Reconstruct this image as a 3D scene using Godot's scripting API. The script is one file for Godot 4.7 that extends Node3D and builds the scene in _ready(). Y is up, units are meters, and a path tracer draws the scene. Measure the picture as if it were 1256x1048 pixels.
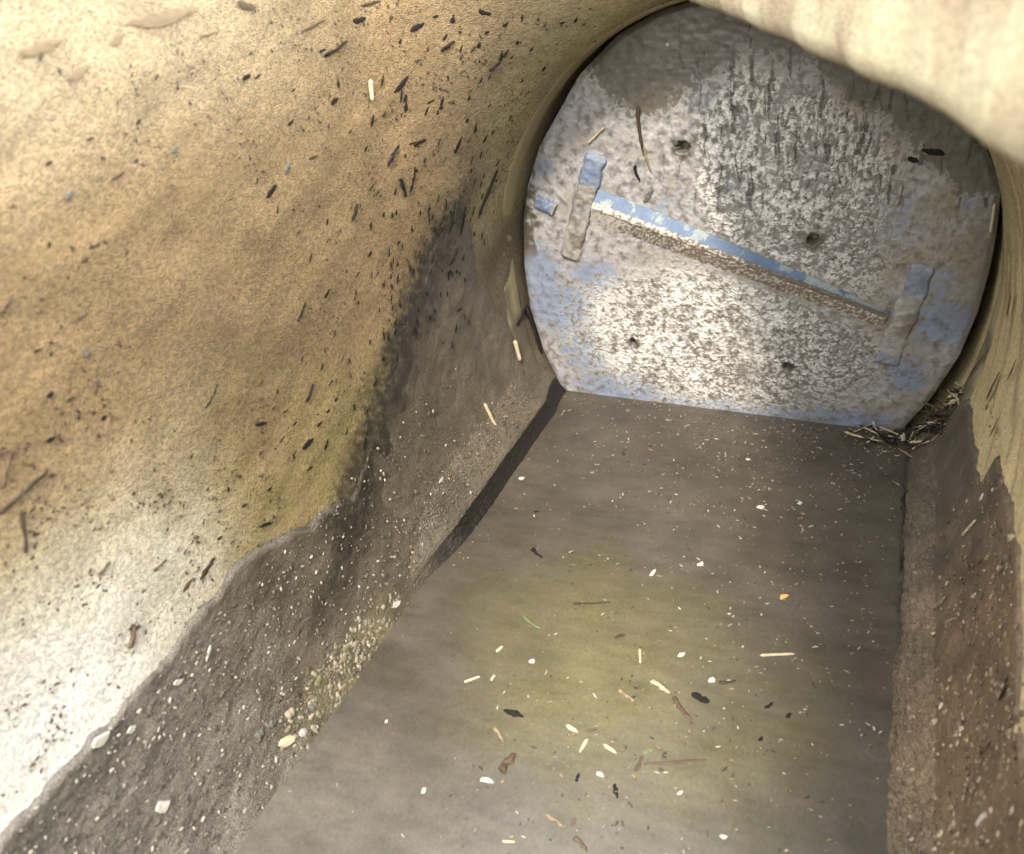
extends Node3D
# A concrete pipe seen through an opening in its crown; a round blue steel plate closes its far end.
# x runs across the pipe, y up, -z along the pipe towards the plate. The pipe's axis is y = 0.

const HALF_WIDTH := 0.443
const HALF_HEIGHT := 0.477
const TOP := 0.64
const WATER := -0.313
const PLATE_Z := -1.457

var rng := RandomNumberGenerator.new()
var coarse := FastNoiseLite.new()
var middle := FastNoiseLite.new()
var fine := FastNoiseLite.new()
var tints := {}
var taken := {}
var shapes := {}


func _ready():
	rng.seed = 4711
	set_noise(coarse, 11, 2.2, 4)
	set_noise(middle, 23, 11.0, 4)
	set_noise(fine, 37, 60.0, 3)
	# ---- camera, sky, sun, exposure
	var camera := Camera3D.new()
	camera.name = "camera"
	add_child(camera)
	camera.transform = Transform3D(Basis(Vector3(0.9123, -0.1033, -0.3963), Vector3(-0.1364, 0.8357, -0.5319), Vector3(0.3861, 0.5393, 0.7483)).orthonormalized(), Vector3(0.249, 0.613, 0.0))
	var lens := CameraAttributesPhysical.new()
	lens.frustum_focal_length = 22.49
	lens.frustum_focus_distance = 1.4
	lens.exposure_aperture = 3.2
	lens.frustum_near = 0.02
	lens.frustum_far = 200.0
	camera.attributes = lens
	camera.fov = 56.17
	camera.near = 0.02
	camera.far = 200.0
	camera.current = true
	var env := Environment.new()
	env.background_mode = Environment.BG_SKY
	env.tonemap_mode = Environment.TONE_MAPPER_LINEAR
	env.tonemap_exposure = 4.1
	env.sdfgi_enabled = true
	env.ssao_enabled = true
	env.ssil_enabled = true
	var air := ProceduralSkyMaterial.new()
	air.sky_top_color = Color(0.83, 0.84, 0.84)
	air.sky_horizon_color = Color(0.86, 0.86, 0.84)
	air.sky_curve = 0.2
	air.ground_horizon_color = Color(0.45, 0.42, 0.38)
	air.ground_bottom_color = Color(0.2, 0.18, 0.16)
	air.sky_energy_multiplier = 1.5
	env.sky = Sky.new()
	env.sky.sky_material = air
	var world := WorldEnvironment.new()
	world.name = "sky"
	world.environment = env
	add_child(world)
	var sun := DirectionalLight3D.new()
	sun.name = "sun"
	sun.light_energy = 0.5
	sun.light_color = Color(1.0, 0.96, 0.9)
	sun.light_angular_distance = 10.0
	sun.shadow_enabled = true
	add_child(sun)
	sun.look_at_from_position(Vector3(0.13, 0.74, 0.66), Vector3.ZERO)
	make_materials()
	build_ground()
	build_pipe()
	build_slab()
	build_mud()
	build_water()
	build_plate()
	build_heap()
	build_litter()
	build_flecks()
	build_grit()


# ---------------------------------------------------------------- helpers

func set_noise(n: FastNoiseLite, s: int, frequency: float, octaves: int):
	n.seed = s
	n.noise_type = FastNoiseLite.TYPE_SIMPLEX_SMOOTH
	n.frequency = frequency
	n.fractal_octaves = octaves


func numbered(called: String) -> String:
	var k: int = taken.get(called, 0)
	taken[called] = k + 1
	return called if k == 0 else "%s_%03d" % [called, k]


func part(called: String, mesh: Mesh, material: Material, parent: Node, at := Transform3D()) -> MeshInstance3D:
	var o := MeshInstance3D.new()
	o.name = numbered(called) if parent == self else called
	o.mesh = mesh
	o.material_override = material
	o.transform = at
	parent.add_child(o, true)
	return o


func tag(o: Node, label: String, category: String, group := "", kind := ""):
	if label:
		o.set_meta("label", label)
	if category:
		o.set_meta("category", category)
	if group:
		o.set_meta("group", group)
	if kind:
		o.set_meta("kind", kind)


func thing(called: String, label: String, category: String, at := Vector3.ZERO) -> Node3D:
	var o := Node3D.new()
	o.name = numbered(called)
	o.position = at
	add_child(o)
	tag(o, label, category)
	return o


# A sheet of nu x nv points; shape(u, v) gives the point, color(u, v, p) its base colour, uv(u, v, p) its place on the textures.
func sheet(nu: int, nv: int, shape: Callable, color: Callable, uv: Callable, closed := false) -> ArrayMesh:
	var p := PackedVector3Array()
	var c := PackedColorArray()
	var t := PackedVector2Array()
	for i in nu:
		for j in nv:
			var u := float(i) / (nu - 1)
			var v := float(j) / (nv - 1)
			var q: Vector3 = shape.call(u, v)
			p.append(q)
			c.append(color.call(u, v, q))
			t.append(uv.call(u, v, q))
	var index := PackedInt32Array()
	var n := PackedVector3Array()
	n.resize(p.size())
	for i in nu - 1:
		for j in nv - 1:
			var a := i * nv + j
			var b := a + nv
			for f in [[a, b, a + 1], [a + 1, b, b + 1]]:
				var w := (p[f[2]] - p[f[0]]).cross(p[f[1]] - p[f[0]])
				for k in f:
					n[k] += w
					index.append(k)
	if closed:
		for j in nv:
			var w := n[j] + n[(nu - 1) * nv + j]
			n[j] = w
			n[(nu - 1) * nv + j] = w
	for k in n.size():
		n[k] = n[k].normalized()
	var arrays := []
	arrays.resize(Mesh.ARRAY_MAX)
	arrays[Mesh.ARRAY_VERTEX] = p
	arrays[Mesh.ARRAY_NORMAL] = n
	arrays[Mesh.ARRAY_COLOR] = c
	arrays[Mesh.ARRAY_TEX_UV] = t
	arrays[Mesh.ARRAY_INDEX] = index
	var m := ArrayMesh.new()
	m.add_surface_from_arrays(Mesh.PRIMITIVE_TRIANGLES, arrays)
	return m


func noise_bytes(s: int, cells: float, size: int, octaves := 3, kind := FastNoiseLite.TYPE_SIMPLEX_SMOOTH) -> PackedByteArray:
	var n := FastNoiseLite.new()
	set_noise(n, s, cells / size, octaves)
	n.noise_type = kind
	var im: Image = n.get_seamless_image(size, size)
	im.convert(Image.FORMAT_L8)
	return im.get_data()


func picture(bytes: PackedByteArray, size: int, format := Image.FORMAT_RGB8) -> ImageTexture:
	return ImageTexture.create_from_image(Image.create_from_data(size, size, false, format, bytes))


func bumps(height: PackedByteArray, size: int, strength: float) -> ImageTexture:
	var im := Image.create_from_data(size, size, false, Image.FORMAT_L8, height)
	im.convert(Image.FORMAT_RGBA8)
	im.bump_map_to_normal_map(strength)
	return ImageTexture.create_from_image(im)


func surface(rough: float, shine := 0.5) -> StandardMaterial3D:
	var m := StandardMaterial3D.new()
	m.vertex_color_use_as_albedo = true
	m.roughness = rough
	m.metallic_specular = shine
	m.cull_mode = BaseMaterial3D.CULL_DISABLED
	return m


var concrete: StandardMaterial3D
var wet_mud: StandardMaterial3D
var rough_mud: StandardMaterial3D
var water_skin: StandardMaterial3D
var soil: StandardMaterial3D
var paint_metal: StandardMaterial3D
var bits: StandardMaterial3D


func make_materials():
	var size := 1024
	var grain := noise_bytes(3, 170.0, size, 4)
	var mottle := noise_bytes(5, 48.0, size, 4)
	var cell := noise_bytes(9, 90.0, size, 2, FastNoiseLite.TYPE_CELLULAR)
	# concrete: sand grain, mottles and small dark pits
	var rgb := PackedByteArray()
	rgb.resize(size * size * 3)
	var high := PackedByteArray()
	high.resize(size * size)
	for i in size * size:
		var g := grain[i] / 255.0 - 0.5
		var b := mottle[i] / 255.0 - 0.5
		var v := 0.86 + 0.50 * g + 0.30 * b
		var pit := clampf((cell[i] / 255.0 - 0.80) * 8.0 + b * 2.0, 0.0, 1.0)
		v *= 1.0 - 0.5 * pit
		rgb[i * 3] = int(clampf(v * 255.0, 0, 255))
		rgb[i * 3 + 1] = int(clampf((v - 0.02 * pit - 0.02 * b) * 252.0, 0, 255))
		rgb[i * 3 + 2] = int(clampf((v - 0.05 * pit - 0.06 * b) * 246.0, 0, 255))
		high[i] = int(clampf(128 + 130 * g + 70 * b - 60 * pit, 0, 255))
	concrete = surface(0.88, 0.4)
	concrete.albedo_texture = picture(rgb, size)
	concrete.normal_enabled = true
	concrete.normal_texture = bumps(high, size, 8.0)
	concrete.normal_scale = 0.75
	concrete.uv1_scale = Vector3(2.2, 2.2, 2.2)
	# mud: fine wet clumps
	var clump := noise_bytes(15, 150.0, size, 4)
	var mud_rgb := PackedByteArray()
	mud_rgb.resize(size * size * 3)
	var mud_high := PackedByteArray()
	mud_high.resize(size * size)
	for i in size * size:
		var g := clump[i] / 255.0 - 0.5
		var b := mottle[i] / 255.0 - 0.5
		var v := 0.80 + 0.55 * g + 0.25 * b
		mud_rgb[i * 3] = int(clampf(v * 255.0, 0, 255))
		mud_rgb[i * 3 + 1] = int(clampf(v * 252.0, 0, 255))
		mud_rgb[i * 3 + 2] = int(clampf(v * 247.0, 0, 255))
		mud_high[i] = int(clampf(128 + 150 * g + 60 * b, 0, 255))
	wet_mud = surface(0.42, 0.5)
	wet_mud.albedo_texture = picture(mud_rgb, size)
	wet_mud.normal_enabled = true
	wet_mud.normal_texture = bumps(mud_high, size, 7.0)
	wet_mud.normal_scale = 0.8
	wet_mud.uv1_scale = Vector3(2.6, 2.6, 2.6)
	# water: slow ripples on an opaque, silty skin
	var ripple := noise_bytes(19, 26.0, 512, 3)
	var scum := noise_bytes(29, 70.0, 512, 5)
	var scum_rgb := PackedByteArray()
	scum_rgb.resize(512 * 512 * 3)
	for i in 512 * 512:
		var v := 0.93 + 0.16 * (scum[i] / 255.0 - 0.5)
		for k in 3:
			scum_rgb[i * 3 + k] = int(clampf(v * 255.0, 0, 255))
	water_skin = surface(0.38, 0.45)
	water_skin.albedo_texture = picture(scum_rgb, 512)
	water_skin.normal_enabled = true
	water_skin.normal_texture = bumps(ripple, 512, 1.2)
	water_skin.normal_scale = 0.2
	water_skin.uv1_scale = Vector3(2.0, 2.0, 2.0)
	soil = surface(0.95, 0.3)
	soil.albedo_texture = wet_mud.albedo_texture
	bits = surface(0.6, 0.45)


func smooth(a: float, b: float, x: float) -> float:
	return smoothstep(a, b, x)


# ---------------------------------------------------------------- the pipe's shape

# the wall on the left: v = 0 at the rim, 0.5 at the axis' height, 1 under the water
func wall_point(v: float, z: float) -> Vector3:
	if v >= 0.5:
		var y := -HALF_HEIGHT * sin((v - 0.5) * 2.0 * deg_to_rad(80.0))
		return Vector3(-HALF_WIDTH * pow(1.0 - pow(absf(y) / HALF_HEIGHT, 2.5), 0.4), y, z)
	var t := 1.0 - v * 2.0
	var s := smooth(-1.0, -1.42, z)
	var near := Vector2(-HALF_WIDTH, t * TOP)
	var far := Vector2(-HALF_WIDTH * cos(t * deg_to_rad(96.0)), HALF_HEIGHT * sin(t * deg_to_rad(96.0)))
	var p := near.lerp(far, s)
	return Vector3(p.x, p.y, z)


func wall_v(y: float, z: float) -> float:
	var lo := 0.0
	var hi := 1.0
	for i in 24:
		var mid := (lo + hi) / 2.0
		if wall_point(mid, z).y > y:
			lo = mid
		else:
			hi = mid
	return (lo + hi) / 2.0


func wall_normal(y: float, z: float) -> Vector3:
	var v := wall_v(y, z)
	var a := wall_point(minf(v + 0.004, 1.0), z) - wall_point(maxf(v - 0.004, 0.0), z)
	var b := wall_point(wall_v(y, z - 0.01), z - 0.01) - wall_point(wall_v(y, z + 0.01), z + 0.01)
	var n := a.cross(b).normalized()
	return n if n.x > 0 or n.y < -0.5 else -n


func roughness_of_wall(p: Vector3) -> float:
	return 0.0022 * middle.get_noise_3d(p.x, p.y, p.z) + 0.0010 * fine.get_noise_3d(p.x, p.y, p.z) + 0.005 * coarse.get_noise_3d(p.x, p.y, p.z)


# height of the crisp upper edge of the mud on the left and on the right
func mud_edge(z: float, side: int) -> float:
	var knots: Array
	if side < 0:
		knots = [[-1.5, -0.17], [-1.40, -0.15], [-1.35, -0.06], [-1.29, 0.06], [-1.24, 0.17], [-1.19, 0.20], [-1.06, 0.115], [-0.91, 0.0], [-0.85, -0.05], [-0.81, -0.085], [-0.785, -0.105], [-0.765, -0.112], [-0.74, -0.098], [-0.672, -0.09], [-0.62, -0.066], [-0.58, -0.05], [-0.549, -0.046], [-0.47, -0.052], [-0.395, -0.063], [-0.284, -0.069], [-0.17, -0.074], [0.2, -0.08], [1.2, -0.1]]
	else:
		knots = [[-1.5, -0.185], [-1.295, -0.159], [-1.12, -0.149], [-1.085, -0.142], [-1.06, -0.075], [-0.98, -0.066], [-0.9, -0.056], [-0.81, -0.04], [-0.7, -0.062], [-0.63, -0.09], [-0.53, -0.08], [0.0, -0.1], [1.2, -0.1]]
	var y: float = knots[-1][1]
	for k in knots.size() - 1:
		if z <= knots[k + 1][0]:
			var t := clampf((z - knots[k][0]) / (knots[k + 1][0] - knots[k][0]), 0.0, 1.0)
			y = lerpf(knots[k][1], knots[k + 1][1], t * t * (3.0 - 2.0 * t) * 0.5 + t * 0.5)
			break
	return y + 0.008 * middle.get_noise_2d(z * 1.3, 5.0 * side) + 0.004 * fine.get_noise_2d(z * 1.2, 9.0 * side)


func mix3(a: Color, b: Color, t: float) -> Color:
	return a.lerp(b, clampf(t, 0.0, 1.0))


func wall_color(p: Vector3) -> Color:
	var n := coarse.get_noise_3d(p.x, p.y, p.z)
	var m := middle.get_noise_3d(p.x + 3.0, p.y, p.z)
	var f := fine.get_noise_3d(p.x, p.y + 3.0, p.z)
	var c := Color(0.255, 0.18, 0.098)
	var drift := coarse.get_noise_2d(p.z * 0.9 + 0.4 * p.y, p.y * 5.5 + 1.6 * p.z)
	var scratch := middle.get_noise_2d(p.z * 0.7 + 0.3 * p.y, p.y * 4.0 + 1.2 * p.z)
	if p.x > 0.0:
		c = Color(0.66, 0.54, 0.31)
		# muddy streaks that run down the right wall
		var s := middle.get_noise_2d(p.z * 2.4 + p.y * 0.9, p.y * 0.35 + 20.0)
		c = mix3(c, Color(0.38, 0.275, 0.155), smooth(0.0, 0.35, s * 0.8 + (p.y + 0.0) * 1.4))
	else:
		c = mix3(c, Color(0.41, 0.345, 0.24), smooth(0.38, 0.64, p.y + 0.04 * n) * smooth(-1.2, -0.5, p.z))  # daylight near the rim, painted in as a paler tone
		# olive stain towards the mud line and reddish dust above it
		c = mix3(c, Color(0.295, 0.24, 0.108), 0.85 * smooth(0.18, 0.0, p.y + 0.1 * n) * smooth(-0.40, -0.60, p.z))
		c = mix3(c, Color(0.235, 0.165, 0.095), 0.55 * smooth(0.05, 0.5, m + 0.5 * n) * smooth(0.5, 0.1, p.y))
		c = c * (1.0 + 0.24 * drift + 0.24 * scratch)
		# lime bloom low on the wall, whitened further to carry the bright daylight
		c = mix3(c, Color(0.50, 0.435, 0.285), smooth(0.26, 0.06, p.y + 0.05 * n) * smooth(-0.66, -0.38, p.z + 0.05 * m))
		c = mix3(c, Color(0.93, 0.92, 0.90), smooth(0.19, -0.03, p.y + 0.04 * n) * smooth(-0.58, -0.25, p.z + 0.05 * m))
		# brown crumbs left in the bloom
		c = mix3(c, Color(0.22, 0.16, 0.10), 0.30 * smooth(0.12, 0.42, f + 0.6 * m) * smooth(0.02, 0.10, p.y) * smooth(0.30, 0.05, absf(p.y - 0.08)))
		# damp stain behind the joint, reaching up the wall
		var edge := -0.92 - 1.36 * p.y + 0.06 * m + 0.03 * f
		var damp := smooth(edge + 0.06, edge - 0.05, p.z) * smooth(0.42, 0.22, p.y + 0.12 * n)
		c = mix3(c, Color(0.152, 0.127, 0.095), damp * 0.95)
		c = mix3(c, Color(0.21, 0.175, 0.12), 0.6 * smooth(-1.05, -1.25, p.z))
		c = mix3(c, Color(0.03, 0.026, 0.02), clampf(1.1 * smooth(0.13, 0.0, absf(p.z - edge + 0.01 + 0.05 * m)) * smooth(0.34, 0.12, p.y + 0.1 * m) * (0.8 + 0.9 * f), 0.0, 0.9))  # black crease: a shadow edge painted in together with dirt
	c = mix3(c, Color(0.43, 0.375, 0.22), smooth(-1.20, -1.32, p.z + 0.04 * m) * smooth(0.0, 0.16, p.y + 0.1 * n) * (1.0 + 0.6 * f))
	return mix3(c, c * (1.0 + 0.5 * n + 0.35 * m), 0.6 - 0.4 * smooth(0.4, 0.7, c.b))


func build_ground():
	var st := SurfaceTool.new()
	st.begin(Mesh.PRIMITIVE_TRIANGLES)
	st.set_color(Color(0.24, 0.19, 0.13))
	var quad := func(a: Vector3, b: Vector3, c: Vector3, d: Vector3):
		for q in [a, b, c, a, c, d]:
			st.set_normal(Vector3.UP)
			st.set_uv(Vector2(q.x, q.z) * 0.7)
			st.add_vertex(q)
	var far := 90.0
	quad.call(Vector3(-far, TOP, -far), Vector3(far, TOP, -far), Vector3(far, TOP, -1.95), Vector3(-far, TOP, -1.95))
	quad.call(Vector3(-far, TOP, 1.2), Vector3(far, TOP, 1.2), Vector3(far, TOP, far), Vector3(-far, TOP, far))
	quad.call(Vector3(0.9, TOP, -1.95), Vector3(far, TOP, -1.95), Vector3(far, TOP, 1.2), Vector3(0.9, TOP, 1.2))
	for i in 63:
		var a := wall_point(0.0, lerpf(-1.95, 1.2, i / 63.0))
		var b := wall_point(0.0, lerpf(-1.95, 1.2, (i + 1) / 63.0))
		quad.call(Vector3(-far, TOP, a.z), Vector3(minf(a.x, -0.38) - 0.06, TOP, a.z), Vector3(minf(b.x, -0.38) - 0.06, TOP, b.z), Vector3(-far, TOP, b.z))
		quad.call(Vector3(minf(a.x, -0.38) - 0.06, TOP, a.z), a, b, Vector3(minf(b.x, -0.38) - 0.06, TOP, b.z))
	tag(part("ground", st.commit(), soil, self), "bare brown soil around the opening above the pipe", "ground", "", "structure")


func build_pipe():
	var pipe := thing("concrete_pipe", "sand coloured concrete pipe, its dry left wall flecked with bark above the wet mud", "pipe")
	var shape := func(u: float, v: float) -> Vector3:
		var z := lerpf(-1.95, 1.2, u) if u < 0.0 else -1.95 + 3.15 * pow(u, 0.92)
		var w := v * 2.0
		var p := wall_point(w, z) if w <= 1.0 else wall_point(2.0 - w, z) * Vector3(-1, 1, 1)
		var n := Vector3(-p.x, -p.y * (1.0 if p.y < 0 else 0.2), 0).normalized()
		return p - n * roughness_of_wall(p)
	var uv := func(_u: float, v: float, p: Vector3) -> Vector2: return Vector2(p.z, v * 2.6)
	part("barrel", sheet(430, 330, shape, func(_u, _v, p): return wall_color(p), uv), concrete, pipe)
	# the collar at the pipe joint, just in front of the plate, and the closed ends
	var ring := func(u: float, v: float) -> Vector3:
		var w := u * 2.0
		var p := wall_point(w, -1.44) if w <= 1.0 else wall_point(2.0 - w, -1.44) * Vector3(-1, 1, 1)
		var lift: float = [0.0, 0.003, 0.004, 0.004, 0.004, 0.0][int(round(v * 5.0))]
		var z: float = [-1.375, -1.380, -1.388, -1.41, -1.437, -1.442][int(round(v * 5.0))]
		var q := wall_point(w, z) if w <= 1.0 else wall_point(2.0 - w, z) * Vector3(-1, 1, 1)
		return q + Vector3(-q.x, -q.y, 0).normalized() * (lift - 0.002 + roughness_of_wall(p * 1.1) * 0.6)
	part("joint_ring", sheet(300, 6, ring, func(_u, _v, p): return mix3(Color(0.43, 0.375, 0.225), Color(0.152, 0.127, 0.095), smooth(0.0, -0.16, p.y + 0.2 * middle.get_noise_3d(p.x, p.y, p.z))), uv), concrete, pipe)
	for z in [-1.95, 1.2]:
		var box := BoxMesh.new()
		box.size = Vector3(1.1, 1.2, 0.06)
		part("end_wall", box, tint(Color(0.2, 0.16, 0.1), 0.9), pipe, Transform3D(Basis(), Vector3(0, 0.035, z + (0.04 if z > 0 else -0.04))))


func tint(c: Color, rough: float, shine := 0.4) -> StandardMaterial3D:
	var key := "%s %s %s" % [c, rough, shine]
	if not tints.has(key):
		var m := StandardMaterial3D.new()
		m.albedo_color = c.linear_to_srgb()
		m.roughness = rough
		m.metallic_specular = shine
		m.cull_mode = BaseMaterial3D.CULL_DISABLED
		tints[key] = m
	return tints[key]


func build_slab():
	# the broken edge of the pipe's crown and cover that hangs over on the right
	var path := Curve3D.new()
	for k in [[-0.36, -1.9], [-0.104, -1.397], [0.057, -1.071], [0.163, -0.834], [0.248, -0.65], [0.286, -0.526], [0.311, -0.454], [0.338, -0.3], [0.36, 0.0], [0.37, 0.4], [0.37, 1.25]]:
		path.add_point(Vector3(k[0], 0, k[1]))
	var length := path.get_baked_length()
	var profile := [[0.75, 0.0], [0.3, 0.0], [0.12, 0.0], [0.05, 0.0], [0.024, 0.001], [0.010, 0.006], [0.003, 0.014], [0.0, 0.026], [0.002, 0.05], [0.004, 0.08], [0.006, 0.11], [0.010, 0.14], [0.018, 0.158], [0.032, 0.168], [0.06, 0.173], [0.2, 0.174], [0.75, 0.174]]
	var shape := func(u: float, v: float) -> Vector3:
		var d := u * length
		var p := path.sample_baked(d)
		var way := (path.sample_baked(minf(d + 0.03, length)) - path.sample_baked(maxf(d - 0.03, 0.0))).normalized()
		var inward := Vector3(way.z, 0, -way.x)
		if inward.x < 0:
			inward = -inward
		var k: int = int(round(v * (profile.size() - 1)))
		var q: Vector3 = p + inward * profile[k][0] + Vector3(0, 0.47 + profile[k][1], 0)
		var amount := 1.0 if profile[k][0] < 0.2 else 0.2
		return q + inward * amount * (0.004 * middle.get_noise_3d(q.x, q.y, q.z) + 0.006 * coarse.get_noise_3d(q.x * 2.0, q.y * 2.0, q.z * 2.0) + 0.002 * fine.get_noise_3d(q.x, q.y, q.z))
	var color := func(_u: float, _v: float, p: Vector3) -> Color:
		var n := middle.get_noise_3d(p.x, p.y, p.z)
		return mix3(Color(0.455, 0.40, 0.275), Color(0.31, 0.245, 0.165), smooth(-0.2, 0.4, n + 0.4 * coarse.get_noise_3d(p.x, p.y, p.z)))
	var uv := func(u: float, v: float, _p: Vector3) -> Vector2: return Vector2(u * length, v * 0.6)
	var o := part("cover_slab", sheet(420, profile.size(), shape, color, uv), concrete, self)
	tag(o, "cream concrete cover slab with a broken edge hanging over the upper right of the plate", "slab")


func build_mud():
	for side in [-1, 1]:
		var shape := func(u: float, v: float) -> Vector3:
			var z := lerpf(-1.374, 1.15, pow(u, 1.25))
			var y := lerpf(-0.40, mud_edge(z, side), v)
			var p := wall_point(wall_v(y, z), z)
			var n := wall_normal(y, z)
			var rim := smooth(0.0, 0.012 if side > 0 else lerpf(0.05, 0.012, smooth(-0.92, -0.80, z)), (1.0 - v) * (mud_edge(z, side) + 0.40))
			var rough := smooth(-1.1, -0.35, z) if side < 0 else smooth(-1.25, -0.8, z)
			var crisp := smooth(-0.84, -0.74, z) if side < 0 else 1.0
			rim *= lerpf(0.5, 1.0, crisp)
			var lift := 0.0075 * rim - 0.002 + 0.0030 * middle.get_noise_3d(p.x * 1.6, p.y * 1.6, p.z * 1.6) * smooth(0.0, 0.2, 1.0 - v) + rim * rough * (0.0009 * middle.get_noise_3d(p.x * 2.0, p.y * 2.0, p.z * 2.0) + 0.0012 * fine.get_noise_3d(p.x, p.y, p.z) + 0.0012 * fine.get_noise_3d(p.x * 2.5, p.y * 2.5, p.z * 2.5))
			p += n * lift
			return p if side < 0 else p * Vector3(-1, 1, 1)
		var color := func(_u: float, _v: float, p: Vector3) -> Color:
			var c := Color(0.152, 0.127, 0.095)
			var n := middle.get_noise_3d(p.x, p.y, p.z)
			if side < 0:
				c = mix3(c, Color(0.21, 0.192, 0.172), smooth(-0.65, -0.25, p.z + 0.1 * n))
				c = mix3(c, Color(0.19, 0.165, 0.09), 0.8 * smooth(-0.24, -0.30, p.y + 0.03 * n) * smooth(0.20, 0.05, absf(p.z + 0.62)))
				c = mix3(c, Color(0.03, 0.026, 0.02), clampf(1.1 * smooth(0.14, 0.0, absf(p.z + 0.95 + 1.30 * p.y + 0.08 * n)) * smooth(-0.27, -0.15, p.y) * (0.8 + 0.8 * fine.get_noise_3d(p.x, p.y, p.z)), 0.0, 0.9))  # the crease carried on over the mud, painted shade mixed with dirt
			else:
				c = mix3(c, Color(0.215, 0.148, 0.095), smooth(-1.15, -0.75, p.z + 0.1 * n))
				c = mix3(c, Color(0.22, 0.18, 0.12), 0.2 * smooth(-0.275, -0.31, p.y + 0.02 * n))
			c = mix3(c, c * 1.22, smooth(-0.98, -1.12, p.z + 1.0 * (p.y - 0.05) * (1.0 if p.y > 0.05 else 0.0)) if side < 0 else 0.0)
			return mix3(c, c * (1.0 + 0.9 * n), 0.5)
		var uv := func(_u: float, v: float, p: Vector3) -> Vector2: return Vector2(p.z, v * 0.42)
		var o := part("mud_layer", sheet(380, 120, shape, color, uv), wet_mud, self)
		# the edge of the mud above the water: a flat shelf, then a face painted black as waterline shade
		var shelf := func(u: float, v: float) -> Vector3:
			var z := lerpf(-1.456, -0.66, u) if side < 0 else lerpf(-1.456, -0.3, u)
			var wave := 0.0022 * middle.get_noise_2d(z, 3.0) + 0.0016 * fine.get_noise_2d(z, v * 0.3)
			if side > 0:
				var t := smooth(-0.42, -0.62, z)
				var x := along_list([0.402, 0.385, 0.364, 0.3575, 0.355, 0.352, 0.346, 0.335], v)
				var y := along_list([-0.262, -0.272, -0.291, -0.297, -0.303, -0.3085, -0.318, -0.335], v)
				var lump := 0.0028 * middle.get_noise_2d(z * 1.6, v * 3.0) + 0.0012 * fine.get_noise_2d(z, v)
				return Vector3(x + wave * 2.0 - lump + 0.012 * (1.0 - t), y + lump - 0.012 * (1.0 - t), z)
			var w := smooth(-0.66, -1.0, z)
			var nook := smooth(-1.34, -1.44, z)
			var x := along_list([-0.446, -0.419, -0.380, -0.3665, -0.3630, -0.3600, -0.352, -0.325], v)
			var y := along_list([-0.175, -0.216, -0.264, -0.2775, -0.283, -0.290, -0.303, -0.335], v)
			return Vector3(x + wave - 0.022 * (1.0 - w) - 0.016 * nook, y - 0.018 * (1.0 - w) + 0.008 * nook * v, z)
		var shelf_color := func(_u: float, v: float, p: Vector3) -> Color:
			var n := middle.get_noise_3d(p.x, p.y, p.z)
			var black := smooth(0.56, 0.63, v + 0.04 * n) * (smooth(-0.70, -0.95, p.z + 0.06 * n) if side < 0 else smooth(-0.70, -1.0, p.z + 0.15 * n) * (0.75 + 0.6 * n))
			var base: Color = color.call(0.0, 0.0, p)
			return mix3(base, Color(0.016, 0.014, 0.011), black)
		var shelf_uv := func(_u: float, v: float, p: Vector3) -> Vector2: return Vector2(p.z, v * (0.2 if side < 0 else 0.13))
		part("shaded_shelf_edge", sheet(340, 64, shelf, shelf_color, shelf_uv), wet_mud, o)
		if side < 0:
			tag(o, "wet grey brown mud coating the left side of the pipe below the dry pale wall", "mud")
		else:
			tag(o, "wet brown mud coating the right side of the pipe beside the water", "mud")


func build_water():
	var shape := func(u: float, v: float) -> Vector3:
		return Vector3(lerpf(-0.41, 0.41, v), WATER + 0.0006 * middle.get_noise_2d(u * 3.0, v), lerpf(-1.48, 1.15, u))
	var color := func(_u: float, _v: float, p: Vector3) -> Color:
		var n := coarse.get_noise_2d(p.x * 2.0, p.z * 2.0)
		var m := middle.get_noise_2d(p.x, p.z)
		var c := mix3(Color(0.066, 0.055, 0.042), Color(0.088, 0.074, 0.058), 0.5 + n)
		# a cloud of olive silt stirred up in the middle
		var d := Vector2((p.x + 0.01 - 0.25 * (p.z + 0.72)) / 0.20, (p.z + 0.71) / 0.20).length() + 0.5 * n + 0.25 * m
		c = mix3(c, Color(0.130, 0.112, 0.054), smooth(1.7, 0.1, d))
		c = mix3(c, Color(0.125, 0.112, 0.094), smooth(-0.62, -0.35, p.z) * 0.8)
		var streak := middle.get_noise_2d(p.x * 0.7 + 0.15 * p.z, p.z * 3.2)
		return c * (1.0 + 0.25 * m + 0.20 * streak + 0.15 * fine.get_noise_2d(p.x * 0.6, p.z * 2.0))
	var uv := func(_u: float, _v: float, p: Vector3) -> Vector2: return Vector2(p.x, p.z)
	var o := part("water", sheet(420, 150, shape, color, uv), water_skin, self)
	tag(o, "still murky grey brown water with an olive silt cloud in the bottom of the pipe", "water", "", "structure")


# ---------------------------------------------------------------- the plate

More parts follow.
